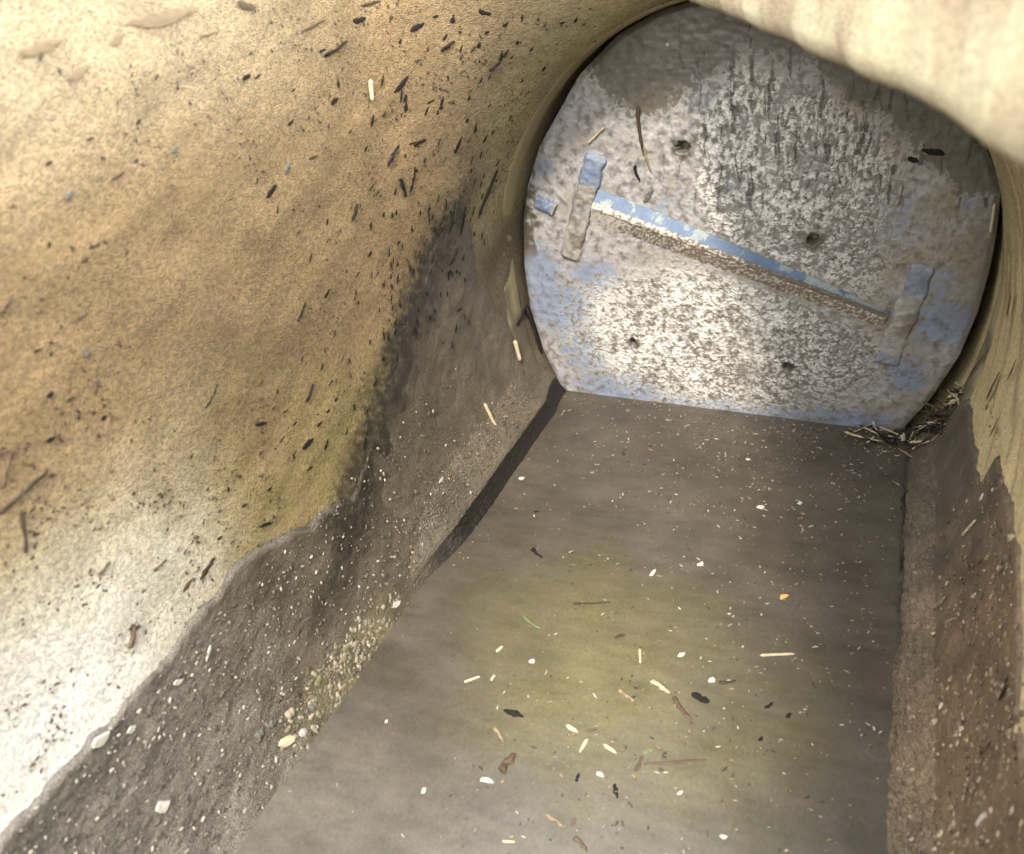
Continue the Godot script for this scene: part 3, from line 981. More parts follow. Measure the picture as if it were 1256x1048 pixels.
func build_grit():
	var pebble := body("pebble", 0)
	var chip := body("wood_chip", 1)
	var places := []
	while places.size() < 2600:
		var z := rng.randf_range(-1.40, -0.1)
		var y := rng.randf_range(-0.08, 0.55)
		if middle.get_noise_2d(z * 0.8, y * 0.8) + rng.randf() * 0.8 - 0.4 * smooth(-1.3, -0.8, z) < 0.35:
			continue
		places.append([grit_at("L", y, z, 0.0038, 0.4), shade(COLORS["dark_brown"] if rng.randf() < 0.6 else COLORS["black"], 0.4)])
	while places.size() < 3400:
		var z := rng.randf_range(-0.65, -0.1)
		var y := rng.randf_range(-0.06, 0.26)
		if middle.get_noise_2d(z * 1.4, y * 1.4) + 0.5 * rng.randf() < 0.28:
			continue
		places.append([grit_at("L", y, z, 0.0046, 0.3), shade(COLORS["brown"] if rng.randf() < 0.5 else COLORS["dark_brown"], 0.5)])
	scatter("wall_grit", "fine dark grit peppering the dry left pipe wall", "grit", places, chip)
	places = []
	while places.size() < 1600:
		var z := -1.3 + 1.2 * pow(rng.randf(), 0.6)
		var y := rng.randf_range(-0.315, -0.08)
		if rng.randf() > smooth(-1.3, -0.4, z) * 0.9 + 0.1:
			continue
		places.append([grit_at("L", y, z, 0.0045, 0.7, 0.0065), shade(Color(0.30, 0.27, 0.23) if rng.randf() < 0.35 else Color(0.10, 0.085, 0.065), 0.5)])
	while places.size() < 2500:
		var z := -1.3 + 0.9 * pow(rng.randf(), 0.7)
		var y := rng.randf_range(-0.315, -0.06)
		if rng.randf() > smooth(-1.25, -0.8, z) * 0.9 + 0.06:
			continue
		places.append([grit_at("R", y, z, 0.0055, 0.7, 0.0065), shade(Color(0.24, 0.18, 0.125) if rng.randf() < 0.4 else Color(0.12, 0.08, 0.05), 0.5)])
	for i in 900:
		var t := rng.randf()
		var left := rng.randf() < 0.3
		var p := Vector3(-0.419, -0.214, rng.randf_range(-1.4, -0.7)).lerp(Vector3(-0.368, -0.274, 0), t) if left else Vector3(0.404, -0.260, 0).lerp(Vector3(0.357, -0.297, 0), t)
		p.z = rng.randf_range(-1.35, -0.72) if left else -1.3 + 0.95 * pow(rng.randf(), 0.6)
		var up := Vector3(0.75, 0.66, 0) if left else Vector3(-0.62, 0.78, 0)
		var a := rng.randf() * TAU
		var way := Vector3(0, cos(a), sin(a)) - up * up.dot(Vector3(0, cos(a), sin(a)))
		var s := 0.0055 * (0.35 + 0.65 * pow(rng.randf(), 2.0))
		var x := way.normalized()
		places.append([Transform3D(Basis(x * s * 1.5, up * s * 0.7, x.cross(up) * s), p), shade(Color(0.24, 0.18, 0.125) if rng.randf() < 0.35 else Color(0.11, 0.08, 0.055), 0.5)])
	scatter("mud_grit", "pale and dark crumbs sunk in the wet mud on both sides", "grit", places, pebble)
	places = []
	while places.size() < 330:
		var z := -0.60 + rng.randfn(0.0, 0.065)
		var y := -0.292 + rng.randfn(0.0, 0.017)
		if y < -0.322 or y > -0.23:
			continue
		places.append([grit_at("L", y, z, 0.009, 0.7, 0.005), shade([Color(0.18, 0.155, 0.115), Color(0.27, 0.23, 0.17), Color(0.12, 0.10, 0.07), Color(0.15, 0.125, 0.075)][rng.randi() % 4], 0.3)])
	scatter("gravel_patch", "fine gravel washed up along the left waterline", "gravel", places, pebble)
	places = []
	while places.size() < 260:
		var z := rng.randf_range(-0.80, -0.52)
		var y := rng.randf_range(-0.318, -0.10)
		if middle.get_noise_2d(z * 2.0, y * 2.0) < 0.05:
			continue
		places.append([grit_at("R", y, z, 0.008, 0.7, 0.004), shade([Color(0.28, 0.21, 0.14), Color(0.36, 0.29, 0.21), Color(0.17, 0.11, 0.07)][rng.randi() % 3], 0.3)])
	scatter("gravel_patch", "loose gravel and crumbs in the brown mud on the right side", "gravel", places, pebble)
	places = []
	while places.size() < 3000:
		var z := -1.45 + 1.3 * pow(rng.randf(), 1.5)
		var x := rng.randf_range(-0.36, 0.34)
		if middle.get_noise_2d(x * 1.2, z * 1.2) + rng.randf() * 1.1 < 0.5 or rng.randf() > 0.35 + 0.65 * smooth(-0.25, 0.15, x) or z > -1.2 and rng.randf() < 0.4 or z > -0.9 and x < -0.15 and rng.randf() < 0.7:
			continue
		var s := 0.0042 * (0.3 + 0.7 * pow(rng.randf(), 2.5))
		var a := rng.randf() * TAU
		var c: Color = Color(0.29, 0.26, 0.21) if rng.randf() < 0.3 else Color(0.05, 0.04, 0.03) if rng.randf() < 0.6 else Color(0.2, 0.15, 0.09)
		places.append([laid("W", Vector3(x, WATER + 0.0005, z), Vector3(cos(a), 0, sin(a)), s * rng.randf_range(1.0, 3.0), s, s * 0.35), shade(c, 0.3)])
	scatter("floating_specks", "pale and dark specks floating on the murky water, thickest under the plate", "specks", places, chip)


# kind, surface it lies on (L left wall, R right wall, W water, P plate), place, direction, length, width, colour, label
const LITTER := [
	["bark_shred", "L", -0.438, 0.510, -1.030, 0.30, 0.04, -0.95, 0.0260, 0.0089, "black", "black oval bark chip near the top edge of the left wall, leftmost black piece there"],
	["bark_shred", "L", -0.393, 0.488, -1.105, 0.66, 0.31, -0.68, 0.0250, 0.0093, "black", "black bark chip high on the left wall, right of the black oval chip"],
	["bark_shred", "L", -0.317, 0.493, -1.174, 0.66, -0.34, -0.67, 0.0239, 0.0095, "black", "black curled bark shred at the top of the left wall, nearest the grey plate"],
	["twig", "L", -0.443, 0.485, -0.969, 0.00, 0.15, -0.99, 0.0600, 0.0043, "black", "slender black twig lying aslant high on the left wall under the black oval chip"],
	["bark_shred", "L", -0.443, 0.517, -0.932, 0.00, 0.10, -0.99, 0.0598, 0.0052, "brown", "reddish brown bark sliver high on the left wall beside the slender black twig"],
	["bark_shred", "L", -0.429, 0.527, -1.050, 0.47, 0.04, -0.88, 0.0361, 0.0056, "dark_brown", "dark brown sliver cut off by the top edge of the view on the left wall"],
	["bark_shred", "L", -0.443, 0.536, -0.747, 0.00, 0.01, -1.00, 0.0402, 0.0053, "tan", "faint tan bark sliver high on the pale upper left wall"],
	["mud_smear", "L", -0.443, 0.560, -0.691, -0.00, 0.01, -1.00, 0.1036, 0.0108, "tan", "long tan mud smear along the pale top of the left wall"],
	["mud_smear", "L", -0.443, 0.556, -0.538, 0.00, 0.08, -1.00, 0.0501, 0.0093, "tan", "short broad tan mud smear at the far upper left of the wall"],
	["mud_smear", "L", -0.443, 0.530, -0.567, -0.00, 0.21, -0.98, 0.0319, 0.0067, "tan", "small tan mud smear below and right of the short broad smear"],
	["mud_smear", "L", -0.443, 0.549, -0.621, -0.00, 0.33, -0.94, 0.0185, 0.0078, "tan", "stubby tan mud dab between the two larger smears on the upper left wall"],
	["mud_smear", "L", -0.443, 0.554, -0.817, 0.00, -0.29, -0.96, 0.0333, 0.0074, "brown", "brown mud dab at the top edge of the left wall right of the long smear"],
	["bark_shred", "L", -0.443, 0.484, -0.785, 0.00, 0.09, -1.00, 0.0173, 0.0066, "black", "black bark chip standing alone in the middle of the upper left wall"],
	["bark_shred", "L", -0.420, 0.417, -1.081, 0.43, 0.54, -0.72, 0.0354, 0.0084, "black", "black notched bark shred right of the pale vertical fleck on the left wall"],
	["straw", "L", -0.440, 0.420, -1.027, -0.04, -0.99, 0.13, 0.0296, 0.0081, "straw", "cream upright straw fleck on the upper left wall between two black shreds"],
	["bark_shred", "L", -0.443, 0.424, -0.943, 0.00, 0.20, -0.98, 0.0198, 0.0077, "black", "small black bark shred below the cream upright fleck on the left wall"],
	["twig", "L", -0.368, 0.457, -1.141, 0.69, 0.38, -0.61, 0.0259, 0.0048, "black", "thin black twig on the left wall near its shaded top right"],
	["twig", "L", -0.328, 0.416, -1.208, 0.71, 0.50, -0.49, 0.0208, 0.0050, "black", "thin black twig on the left wall closest to the pale pipe ring"],
	["bark_shred", "L", -0.443, 0.438, -0.648, 0.00, 0.19, -0.98, 0.0131, 0.0069, "grey", "grey bark chip on the left wall above a black one"],
	["bark_shred", "L", -0.443, 0.425, -0.625, 0.00, 0.22, -0.98, 0.0137, 0.0077, "black", "black bark chip on the left wall just below the grey chip"],
	["bark_shred", "L", -0.443, 0.418, -0.659, -0.00, -0.10, -1.00, 0.0179, 0.0044, "dark_brown", "dark brown sliver beside the black chip below the grey chip"],
	["bark_shred", "L", -0.443, 0.435, -0.568, 0.00, 0.18, -0.98, 0.0207, 0.0048, "brown", "brown bent bark sliver left of the black and grey chips"],
	["leaf_fragment", "L", -0.443, 0.434, -0.508, 0.00, 0.48, -0.88, 0.0127, 0.0068, "grey", "grey leaf scrap on the far left of the wall with a brown stain under it"],
	["bark_shred", "L", -0.443, 0.354, -0.776, 0.00, 0.34, -0.94, 0.0264, 0.0090, "black", "large black split bark piece at the centre of the left wall"],
	["leaf_fragment", "L", -0.443, 0.371, -0.816, 0.00, 0.58, -0.82, 0.0174, 0.0072, "grey", "grey leaf curl above and right of the large black split bark piece"],
	["bark_shred", "L", -0.443, 0.369, -0.871, 0.00, -0.04, -1.00, 0.0212, 0.0053, "dark_brown", "dark sliver on the left wall above the grey leaf curl"],
	["twig", "L", -0.437, 0.323, -1.051, 0.19, 0.62, -0.77, 0.0396, 0.0049, "black", "long thin black twig on the left wall left of the dark crease"],
	["twig", "L", -0.437, 0.271, -1.060, -0.00, -0.98, -0.21, 0.0322, 0.0063, "black", "hooked black twig hanging on the left wall beside the dark crease"],
	["twig", "L", -0.420, 0.328, -1.105, 0.37, 0.07, -0.93, 0.0269, 0.0050, "black", "short forked black twig above the hooked twig near the crease"],
	["bark_shred", "L", -0.395, 0.304, -1.182, 0.41, 0.84, -0.35, 0.0334, 0.0093, "black", "black bark strip above the crease beside the pale pipe ring"],
	["twig", "L", -0.443, 0.275, -0.935, -0.00, 0.68, -0.74, 0.0267, 0.0047, "black", "thin upright black twig on the left wall between large split bark and hooked twig"],
	["bark_shred", "L", -0.443, 0.356, -0.684, -0.00, 0.16, -0.99, 0.0119, 0.0075, "grey", "grey bark flake in the middle of the left wall"],
	["bark_shred", "L", -0.443, 0.327, -0.662, 0.00, 0.18, -0.98, 0.0141, 0.0065, "black", "black wedge of bark below the grey flake on the left wall"],
	["bark_shred", "L", -0.443, 0.383, -0.513, -0.00, -0.03, -1.00, 0.0172, 0.0047, "dark_brown", "dark brown bark sliver on the far left wall below the grey leaf scrap"],
	["leaf_fragment", "L", -0.443, 0.376, -0.497, 0.00, 0.15, -0.99, 0.0094, 0.0070, "brown", "brown ring shaped leaf curl on the far left wall"],
	["bark_shred", "L", -0.443, 0.324, -0.523, 0.00, 0.55, -0.83, 0.0112, 0.0075, "black", "black lump of bark above the pointed black shred at the left"],
	["bark_shred", "L", -0.443, 0.308, -0.513, -0.00, 0.01, -1.00, 0.0298, 0.0050, "black", "pointed black bark shred with a tail on the left wall"],
	["bark_shred", "L", -0.443, 0.328, -0.471, 0.00, 0.05, -1.00, 0.0140, 0.0039, "brown", "small brown sliver left of the pointed black shred"],
	["twig", "L", -0.443, 0.193, -0.771, -0.00, 0.57, -0.82, 0.0311, 0.0044, "black", "upright black twig on the left wall above the leaf wing scrap"],
	["bark_shred", "L", -0.443, 0.193, -0.832, -0.00, 0.24, -0.97, 0.0178, 0.0068, "black", "black bark bit right of the upright black twig"],
	["bark_shred", "L", -0.426, 0.169, -1.207, 0.22, 0.93, -0.30, 0.0556, 0.0143, "black", "long broad black bark strip on the dark crease of the wall"],
	["bark_shred", "L", -0.427, 0.184, -1.175, 0.21, 0.92, -0.33, 0.0625, 0.0070, "black", "narrow black bark strip left of the long broad strip on the crease"],
	["twig", "L", -0.411, 0.190, -1.297, 0.32, 0.82, -0.48, 0.0942, 0.0059, "black", "long thin black stem running up beside the pale pipe ring"],
	["twig", "L", -0.437, 0.117, -1.172, 0.09, 0.45, -0.89, 0.0439, 0.0072, "black", "black stem below the broad bark strip on the crease"],
	["leaf_fragment", "L", -0.443, 0.197, -0.674, -0.00, -0.18, -0.98, 0.0254, 0.0091, "black", "black leaf wing scrap on the lower middle of the left wall"],
	["leaf_fragment", "L", -0.443, 0.252, -0.561, 0.00, -0.20, -0.98, 0.0204, 0.0072, "grey", "grey leaf wing scrap left of the black leaf wing"],
	["leaf_fragment", "L", -0.443, 0.294, -0.459, 0.00, -0.96, -0.29, 0.0133, 0.0064, "grey", "grey brown leaf scrap on the left wall with a notched edge"],
	["twig", "L", -0.443, 0.173, -0.583, 0.00, 0.50, -0.87, 0.0377, 0.0038, "black", "thin leaning black twig alone on the lower left wall"],
	["bark_shred", "L", -0.443, 0.277, -0.408, 0.00, 0.14, -0.99, 0.0084, 0.0061, "black", "black bark pellet left of the round pellet above the long brown stem"],
	["bark_shred", "L", -0.443, 0.226, -0.448, 0.00, 0.09, -1.00, 0.0088, 0.0058, "black", "round black pellet above the middle of the lower left wall"],
	["bark_shred", "L", -0.443, 0.238, -0.389, 0.00, -0.12, -0.99, 0.0101, 0.0062, "black", "black bark pellet beside the bent sliver above the long brown stem"],
	["twig", "L", -0.443, 0.235, -0.398, 0.00, -0.99, -0.13, 0.0137, 0.0031, "brown", "short bent brown sliver touching the black pellet above the long stem"],
	["twig", "L", -0.443, 0.210, -0.344, 0.00, 0.13, -0.99, 0.0614, 0.0038, "dark_brown", "long dark brown stem lying across the pale wall at the left edge"],
	["twig", "L", -0.443, 0.175, -0.326, 0.00, -0.94, 0.35, 0.0443, 0.0038, "dark_brown", "upright dark brown stem on the pale wall under the long stem"],
	["twig", "L", -0.443, 0.238, -0.341, -0.00, 0.77, -0.64, 0.0373, 0.0037, "brown", "curved reddish brown stem at the left edge above the long stem"],
	["twig", "L", -0.443, 0.369, -0.407, 0.00, 0.48, -0.88, 0.0176, 0.0036, "brown", "brown stem stub at the left edge of the wall"],
	["bark_shred", "L", -0.443, 0.017, -0.715, 0.00, 0.02, -1.00, 0.0280, 0.0114, "black", "large black bark crumb on the lower wall above the mud line"],
	["bark_shred", "L", -0.442, -0.057, -0.835, -0.03, 0.70, -0.72, 0.0302, 0.0115, "black", "black wedge of bark against the crease above the mud line"],
	["bark_shred", "L", -0.443, 0.095, -0.644, -0.00, -0.39, -0.92, 0.0244, 0.0063, "black", "black leaf crumb left of the large bark crumb"],
	["bark_shred", "L", -0.443, -0.008, -0.750, -0.00, 0.60, -0.80, 0.0177, 0.0071, "black", "black bark crumb right of the large bark crumb"],
	["twig", "L", -0.443, 0.083, -0.744, -0.00, 0.57, -0.82, 0.0294, 0.0045, "black", "thin black twig above the large bark crumb"],
	["bark_shred", "L", -0.443, -0.036, -0.599, 0.01, -0.40, -0.92, 0.0280, 0.0065, "black", "black sliver just above the mud line on the left wall"],
	["bark_shred", "L", -0.443, -0.019, -0.491, -0.00, 0.29, -0.96, 0.0340, 0.0109, "dark_brown", "dark brown bark clump on the pale wall just above the mud line"],
	["bark_shred", "L", -0.443, -0.017, -0.456, -0.00, 0.22, -0.98, 0.0283, 0.0077, "brown", "brown bark clump below the dark clump near the mud line"],
	["twig", "L", -0.443, -0.012, -0.371, -0.00, 0.78, -0.63, 0.0286, 0.0054, "brown", "forked brown rootlet on the white part of the left wall"],
	["bark_shred", "L", -0.443, -0.007, -0.379, 0.00, -0.58, -0.82, 0.0183, 0.0081, "brown", "brown root crumb at the head of the forked rootlet"],
	["twig", "L", -0.443, 0.083, -0.378, -0.00, 0.28, -0.96, 0.0175, 0.0034, "brown", "thin brown streak of bark on the white wall above the forked rootlet"],
	["twig", "L", -0.443, 0.036, -0.436, 0.00, -0.02, -1.00, 0.0197, 0.0037, "brown", "brown sliver above the mud line left of the bark clumps"],
	["straw", "L", -0.414, -0.227, -1.185, 0.32, -0.95, -0.01, 0.0681, 0.0081, "straw", "pale straw stuck on the wet grey wall beside the plate, close to the water"],
	["straw", "L", -0.429, -0.173, -1.366, 0.21, -0.97, 0.09, 0.0490, 0.0104, "straw", "pale straw wedged at the foot of the pipe ring beside the plate"],
	["twig", "L", -0.437, -0.122, -1.438, -0.02, 0.22, -0.98, 0.0754, 0.0070, "black", "black rootlet hanging at the lower left rim of the plate"],
	["twig", "L", -0.429, -0.170, -1.460, 0.21, -0.98, 0.00, 0.1149, 0.0090, "black", "black root strand along the lower left rim of the plate"],
	["shell_flake", "L", -0.382, -0.299, -0.734, 0.16, -0.28, -0.95, 0.0254, 0.0118, "white", "white shell flake right at the left waterline"],
	["shell_flake", "L", -0.413, -0.229, -0.972, -0.00, 0.01, -1.00, 0.0196, 0.0073, "white", "tiny white flake on the wet wall above the left waterline"],
	["shell_flake", "L", -0.441, -0.082, -0.286, 0.01, -0.19, -0.98, 0.0288, 0.0148, "white", "large white flake in the mud just below the dry mud line"],
	["shell_flake", "L", -0.439, -0.102, -0.318, 0.03, -0.32, -0.95, 0.0132, 0.0100, "white", "white triangular flake right of the large white flake"],
	["shell_flake", "L", -0.440, -0.093, -0.335, 0.02, -0.26, -0.96, 0.0096, 0.0064, "white", "small white flake above the triangular flake"],
	["shell_flake", "L", -0.439, -0.107, -0.389, 0.05, -0.47, -0.88, 0.0177, 0.0087, "white", "white forked flake in the mud under the dry wall"],
	["shell_flake", "L", -0.440, -0.095, -0.365, 0.02, -0.24, -0.97, 0.0069, 0.0047, "white", "tiny white flake left of the forked flake"],
	["shell_flake", "L", -0.438, -0.110, -0.439, -0.07, 0.68, -0.73, 0.0195, 0.0060, "white", "narrow upright white flake in the left mud"],
	["shell_flake", "L", -0.439, -0.108, -0.420, 0.02, -0.23, -0.97, 0.0079, 0.0049, "white", "white crumb left of the narrow upright flake"],
	["pebble", "L", -0.381, -0.300, -0.483, 0.19, -0.33, -0.92, 0.0177, 0.0134, "white", "smooth white pebble at the left waterline"],
	["shell_flake", "L", -0.388, -0.287, -0.459, 0.18, -0.35, -0.92, 0.0275, 0.0175, "straw", "cream pointed shell shard beside the smooth white pebble"],
	["pebble", "L", -0.402, -0.258, -0.459, 0.14, -0.32, -0.94, 0.0187, 0.0141, "grey", "grey pebble in the gravel patch at the left waterline"],
	["pebble", "L", -0.397, -0.269, -0.487, 0.16, -0.35, -0.92, 0.0220, 0.0155, "straw", "cream pebble at the top of the gravel patch on the left bank"],
	["pebble", "L", -0.387, -0.290, -0.519, 0.16, -0.29, -0.94, 0.0197, 0.0137, "grey", "grey pebble on the right of the gravel patch on the left bank"],
	["pebble", "L", -0.408, -0.244, -0.487, 0.12, -0.32, -0.94, 0.0151, 0.0110, "brown", "brown pebble on the upper left of the gravel patch"],
	["pebble", "L", -0.395, -0.273, -0.551, 0.16, -0.33, -0.93, 0.0210, 0.0139, "olive", "olive pebble above the gravel patch at the left waterline"],
	["pebble", "L", -0.386, -0.291, -0.555, 0.18, -0.33, -0.93, 0.0127, 0.0094, "straw", "small cream pebble right of the olive pebble"],
	["pebble", "L", -0.400, -0.263, -0.511, 0.11, -0.24, -0.97, 0.0140, 0.0113, "dark_brown", "dark brown pebble between the cream and brown pebbles"],
	["pebble", "L", -0.393, -0.277, -0.616, 0.12, -0.24, -0.96, 0.0196, 0.0133, "olive", "olive pebble highest up the left bank beside the water"],
	["pebble", "L", -0.405, -0.252, -0.548, 0.10, -0.24, -0.97, 0.0163, 0.0115, "brown", "brown pebble above left of the olive pebble"],
	["pebble", "L", -0.404, -0.253, -0.438, 0.12, -0.29, -0.95, 0.0166, 0.0128, "grey", "grey pebble at the lower left of the gravel patch"],
	["shell_flake", "L", -0.419, -0.209, -0.296, 0.14, -0.49, -0.86, 0.0229, 0.0169, "white", "dull white crust patch low in the left mud"],
	["shell_flake", "L", -0.439, -0.108, -0.214, 0.02, -0.23, -0.97, 0.0074, 0.0058, "white", "white crumb in the mud at the lower left corner"],
	["leaf_fragment", "W", -0.123, -0.313, -0.617, 1.00, 0.00, 0.02, 0.0386, 0.0137, "black", "black leaf floating left of the centre of the olive water"],
	["leaf_fragment", "W", 0.112, -0.313, -0.724, 0.94, 0.00, 0.34, 0.0346, 0.0196, "black", "black boat shaped leaf floating right of the pale twig"],
	["twig", "W", 0.056, -0.313, -0.723, 0.93, 0.00, 0.37, 0.0362, 0.0092, "straw", "pale twig floating left of the black boat shaped leaf"],
	["twig", "W", 0.093, -0.313, -0.699, 0.75, -0.00, 0.66, 0.0485, 0.0089, "brown", "brown twig trailing below the pale twig on the water"],
	["twig", "W", 0.016, -0.313, -0.695, 0.91, -0.00, 0.42, 0.0315, 0.0076, "tan", "tan twig floating left of the pale twig"],
	["straw", "W", -0.202, -0.313, -0.651, 0.72, 0.00, -0.69, 0.0275, 0.0064, "straw", "short straw floating at the left of the olive water"],
	["straw", "W", -0.174, -0.313, -0.663, 0.06, 0.00, -1.00, 0.0126, 0.0064, "straw", "tiny straw right of the short straw"],
	["straw", "W", 0.198, -0.313, -0.831, 0.93, 0.00, -0.37, 0.0545, 0.0063, "straw", "long pale straw floating alone near the right bank"],
	["wood_chip", "W", -0.037, -0.313, -0.620, 0.97, 0.00, 0.25, 0.0252, 0.0103, "straw", "cream wood chip floating at the middle of the olive water"],
	["wood_chip", "W", -0.014, -0.313, -0.602, 0.13, 0.00, -0.99, 0.0286, 0.0087, "straw", "cream upright splinter crossing below the cream wood chip"],
	["wood_chip", "W", 0.020, -0.313, -0.608, 0.94, 0.00, 0.33, 0.0251, 0.0086, "straw", "cream splinter right of the upright splinter"],
	["wood_chip", "W", -0.012, -0.313, -0.626, 0.83, -0.00, -0.55, 0.0202, 0.0088, "brown", "brown chip touching the upright splinter"],
	["twig", "W", -0.096, -0.313, -0.544, 0.21, 0.00, -0.98, 0.0346, 0.0157, "brown", "brown split twig floating above the white forked flake"],
	["twig", "W", -0.127, -0.313, -0.579, 0.77, 0.00, 0.63, 0.0297, 0.0059, "tan", "thin tan stem left of the brown split twig"],
	["shell_flake", "W", -0.113, -0.313, -0.513, 0.98, 0.00, -0.20, 0.0237, 0.0127, "white", "white forked flake floating low in the water"],
	["shell_flake", "W", -0.184, -0.313, -0.471, 0.07, 0.00, -1.00, 0.0135, 0.0098, "white", "narrow white flake floating at the lower left"],
	["shell_flake", "W", 0.020, -0.313, -0.569, 1.00, 0.00, -0.01, 0.0140, 0.0112, "white", "white flat flake above the black pellet on the water"],
	["bark_shred", "W", 0.045, -0.313, -0.553, 0.45, -0.00, 0.90, 0.0252, 0.0123, "black", "black upright bark pellet floating near the bottom centre"],
	["bark_shred", "W", -0.006, -0.313, -0.555, -0.03, -0.00, -1.00, 0.0167, 0.0084, "black", "black bark bit left of the white flat flake"],
	["bark_shred", "W", 0.061, -0.313, -0.601, 0.08, 0.00, -1.00, 0.0355, 0.0126, "brown", "brown leaf stalk floating at the left end of the long thin twig"],
	["leaf_fragment", "W", 0.067, -0.313, -0.622, 0.65, 0.00, -0.76, 0.0263, 0.0114, "olive", "olive leaf scrap above the long thin twig"],
	["twig", "W", 0.104, -0.313, -0.617, 0.91, -0.00, -0.40, 0.0907, 0.0042, "brown", "long thin brown twig floating level at the lower centre"],
	["wood_chip", "W", 0.191, -0.313, -0.949, 0.67, 0.00, -0.75, 0.0204, 0.0136, "orange", "orange leaf scrap floating near the right bank"],
	["wood_chip", "W", -0.013, -0.313, -0.941, 0.23, 0.00, -0.97, 0.0220, 0.0108, "white", "white chip with a dark tip floating in the upper middle water"],
	["shell_flake", "W", 0.070, -0.313, -0.789, 0.72, 0.00, -0.69, 0.0174, 0.0112, "white", "white ring shaped flake right of centre on the water"],
	["shell_flake", "W", 0.121, -0.313, -0.758, 0.50, -0.00, -0.86, 0.0149, 0.0123, "white", "white blob floating above the black boat shaped leaf"],
	["twig", "W", 0.141, -0.313, -0.762, 0.89, 0.00, -0.46, 0.0274, 0.0061, "dark_brown", "dark twig right of the white blob"],
	["shell_flake", "W", -0.131, -0.313, -0.709, 0.70, -0.00, -0.72, 0.0131, 0.0113, "white", "white oval flake left of the ring shaped flake"],
	["wood_chip", "W", -0.187, -0.313, -0.715, 0.33, 0.00, -0.94, 0.0179, 0.0099, "straw", "pale chip upper left of the white oval flake"],
	["shell_flake", "W", -0.285, -0.313, -0.546, 0.15, 0.00, -0.99, 0.0090, 0.0077, "white", "lone white crumb floating at the far left water"],
	["straw", "W", 0.015, -0.313, -0.768, 0.31, 0.00, 0.95, 0.0302, 0.0064, "straw", "pale upright straw above the ring shaped flake"],
	["twig", "W", 0.026, -0.313, -0.475, 0.86, 0.00, 0.51, 0.0252, 0.0065, "brown", "brown twig cut by the bottom edge of the view"],
	["twig", "W", -0.014, -0.313, -0.492, 0.97, -0.00, 0.26, 0.0269, 0.0053, "tan", "tan twig left of the brown twig at the bottom edge"],
	["straw", "W", -0.055, -0.313, -0.449, 0.96, 0.00, -0.29, 0.0177, 0.0052, "straw", "pale straw floating at the very bottom of the water"],
	["bark_shred", "W", 0.200, -0.313, -0.741, 0.57, -0.00, -0.82, 0.0198, 0.0088, "black", "black sliver floating near the right bank"],
	["bark_shred", "W", 0.226, -0.313, -0.733, 0.55, -0.00, -0.84, 0.0125, 0.0102, "black", "black crumb right of the black sliver"],
	["bark_shred", "W", 0.198, -0.313, -0.686, 0.45, -0.00, -0.89, 0.0138, 0.0071, "black", "small black bit below the black sliver"],
	["bark_shred", "W", 0.225, -0.313, -0.687, 0.98, 0.00, -0.17, 0.0149, 0.0056, "dark_brown", "dark sliver below the black crumb"],
	["twig", "W", -0.212, -0.313, -0.930, 0.83, 0.00, 0.55, 0.0347, 0.0094, "black", "short black twig floating in the upper left water"],
	["bark_shred", "W", -0.256, -0.313, -1.034, 0.89, 0.00, -0.46, 0.0121, 0.0081, "black", "black sliver above the short black twig on the water"],
	["bark_shred", "W", -0.156, -0.313, -1.251, 0.40, -0.00, 0.92, 0.0284, 0.0109, "dark_brown", "dark bit floating below the blue foot of the plate"],
	["shell_flake", "W", -0.322, -0.313, -1.119, 0.91, 0.00, -0.41, 0.0175, 0.0150, "white", "grey white flake floating beside the left waterline"],
	["shell_flake", "W", 0.124, -0.313, -1.156, 0.92, 0.00, -0.39, 0.0185, 0.0136, "white", "white oval flake floating below the plate right of centre"],
	["shell_flake", "W", 0.185, -0.313, -1.185, 0.82, 0.00, -0.58, 0.0139, 0.0116, "white", "white oval flake right of the other below the plate"],
	["shell_flake", "W", 0.056, -0.313, -0.983, 0.68, 0.00, -0.74, 0.0191, 0.0126, "white", "white flake floating in the middle of the grey water"],
	["shell_flake", "W", 0.078, -0.313, -1.295, 0.87, 0.00, -0.49, 0.0111, 0.0127, "white", "white crumb floating under the right half of the plate"],
	["wood_chip", "W", -0.157, -0.313, -0.950, 0.82, -0.00, -0.58, 0.0130, 0.0075, "tan", "tan fleck floating right of the short black twig"],
	["twig", "W", -0.086, -0.313, -0.847, 0.94, -0.00, -0.35, 0.0666, 0.0052, "dark_brown", "faint dark stem floating above the olive water"],
	["twig", "W", -0.161, -0.313, -0.780, 0.92, -0.00, 0.40, 0.0435, 0.0068, "olive", "olive stem floating at the upper edge of the olive water"],
	["wood_chip", "W", -0.024, -0.313, -0.795, 0.81, 0.00, -0.59, 0.0205, 0.0099, "dark_brown", "dark speckled chip above the pale upright straw"],
	["wood_chip", "W", 0.009, -0.313, -0.498, 0.10, 0.00, -0.99, 0.0136, 0.0093, "brown", "brown crumb above the brown twig at the bottom edge"],
	["shell_flake", "W", 0.179, -0.313, -0.540, 0.98, 0.00, -0.21, 0.0137, 0.0090, "white", "white flake floating near the bottom right of the water"],
	["shell_flake", "W", 0.119, -0.313, -0.578, 0.61, 0.00, -0.79, 0.0100, 0.0068, "white", "white crumb below the long thin twig"],
	["straw", "R", 0.362, -0.329, -0.711, 0.56, 0.78, -0.30, 0.0565, 0.0051, "straw", "long pale straw leaning on the right bank from the water"],
	["straw", "R", 0.427, -0.181, -1.022, 0.21, 0.93, 0.28, 0.0459, 0.0046, "straw", "short pale straw on the smooth right bank"],
	["shell_flake", "R", 0.383, -0.297, -1.180, 0.48, 0.85, -0.20, 0.0159, 0.0094, "white", "white flake on the smooth upper right bank"],
	["shell_flake", "R", 0.435, -0.138, -1.041, 0.15, 0.99, -0.08, 0.0158, 0.0068, "white", "white flake below the pale dry patch"],
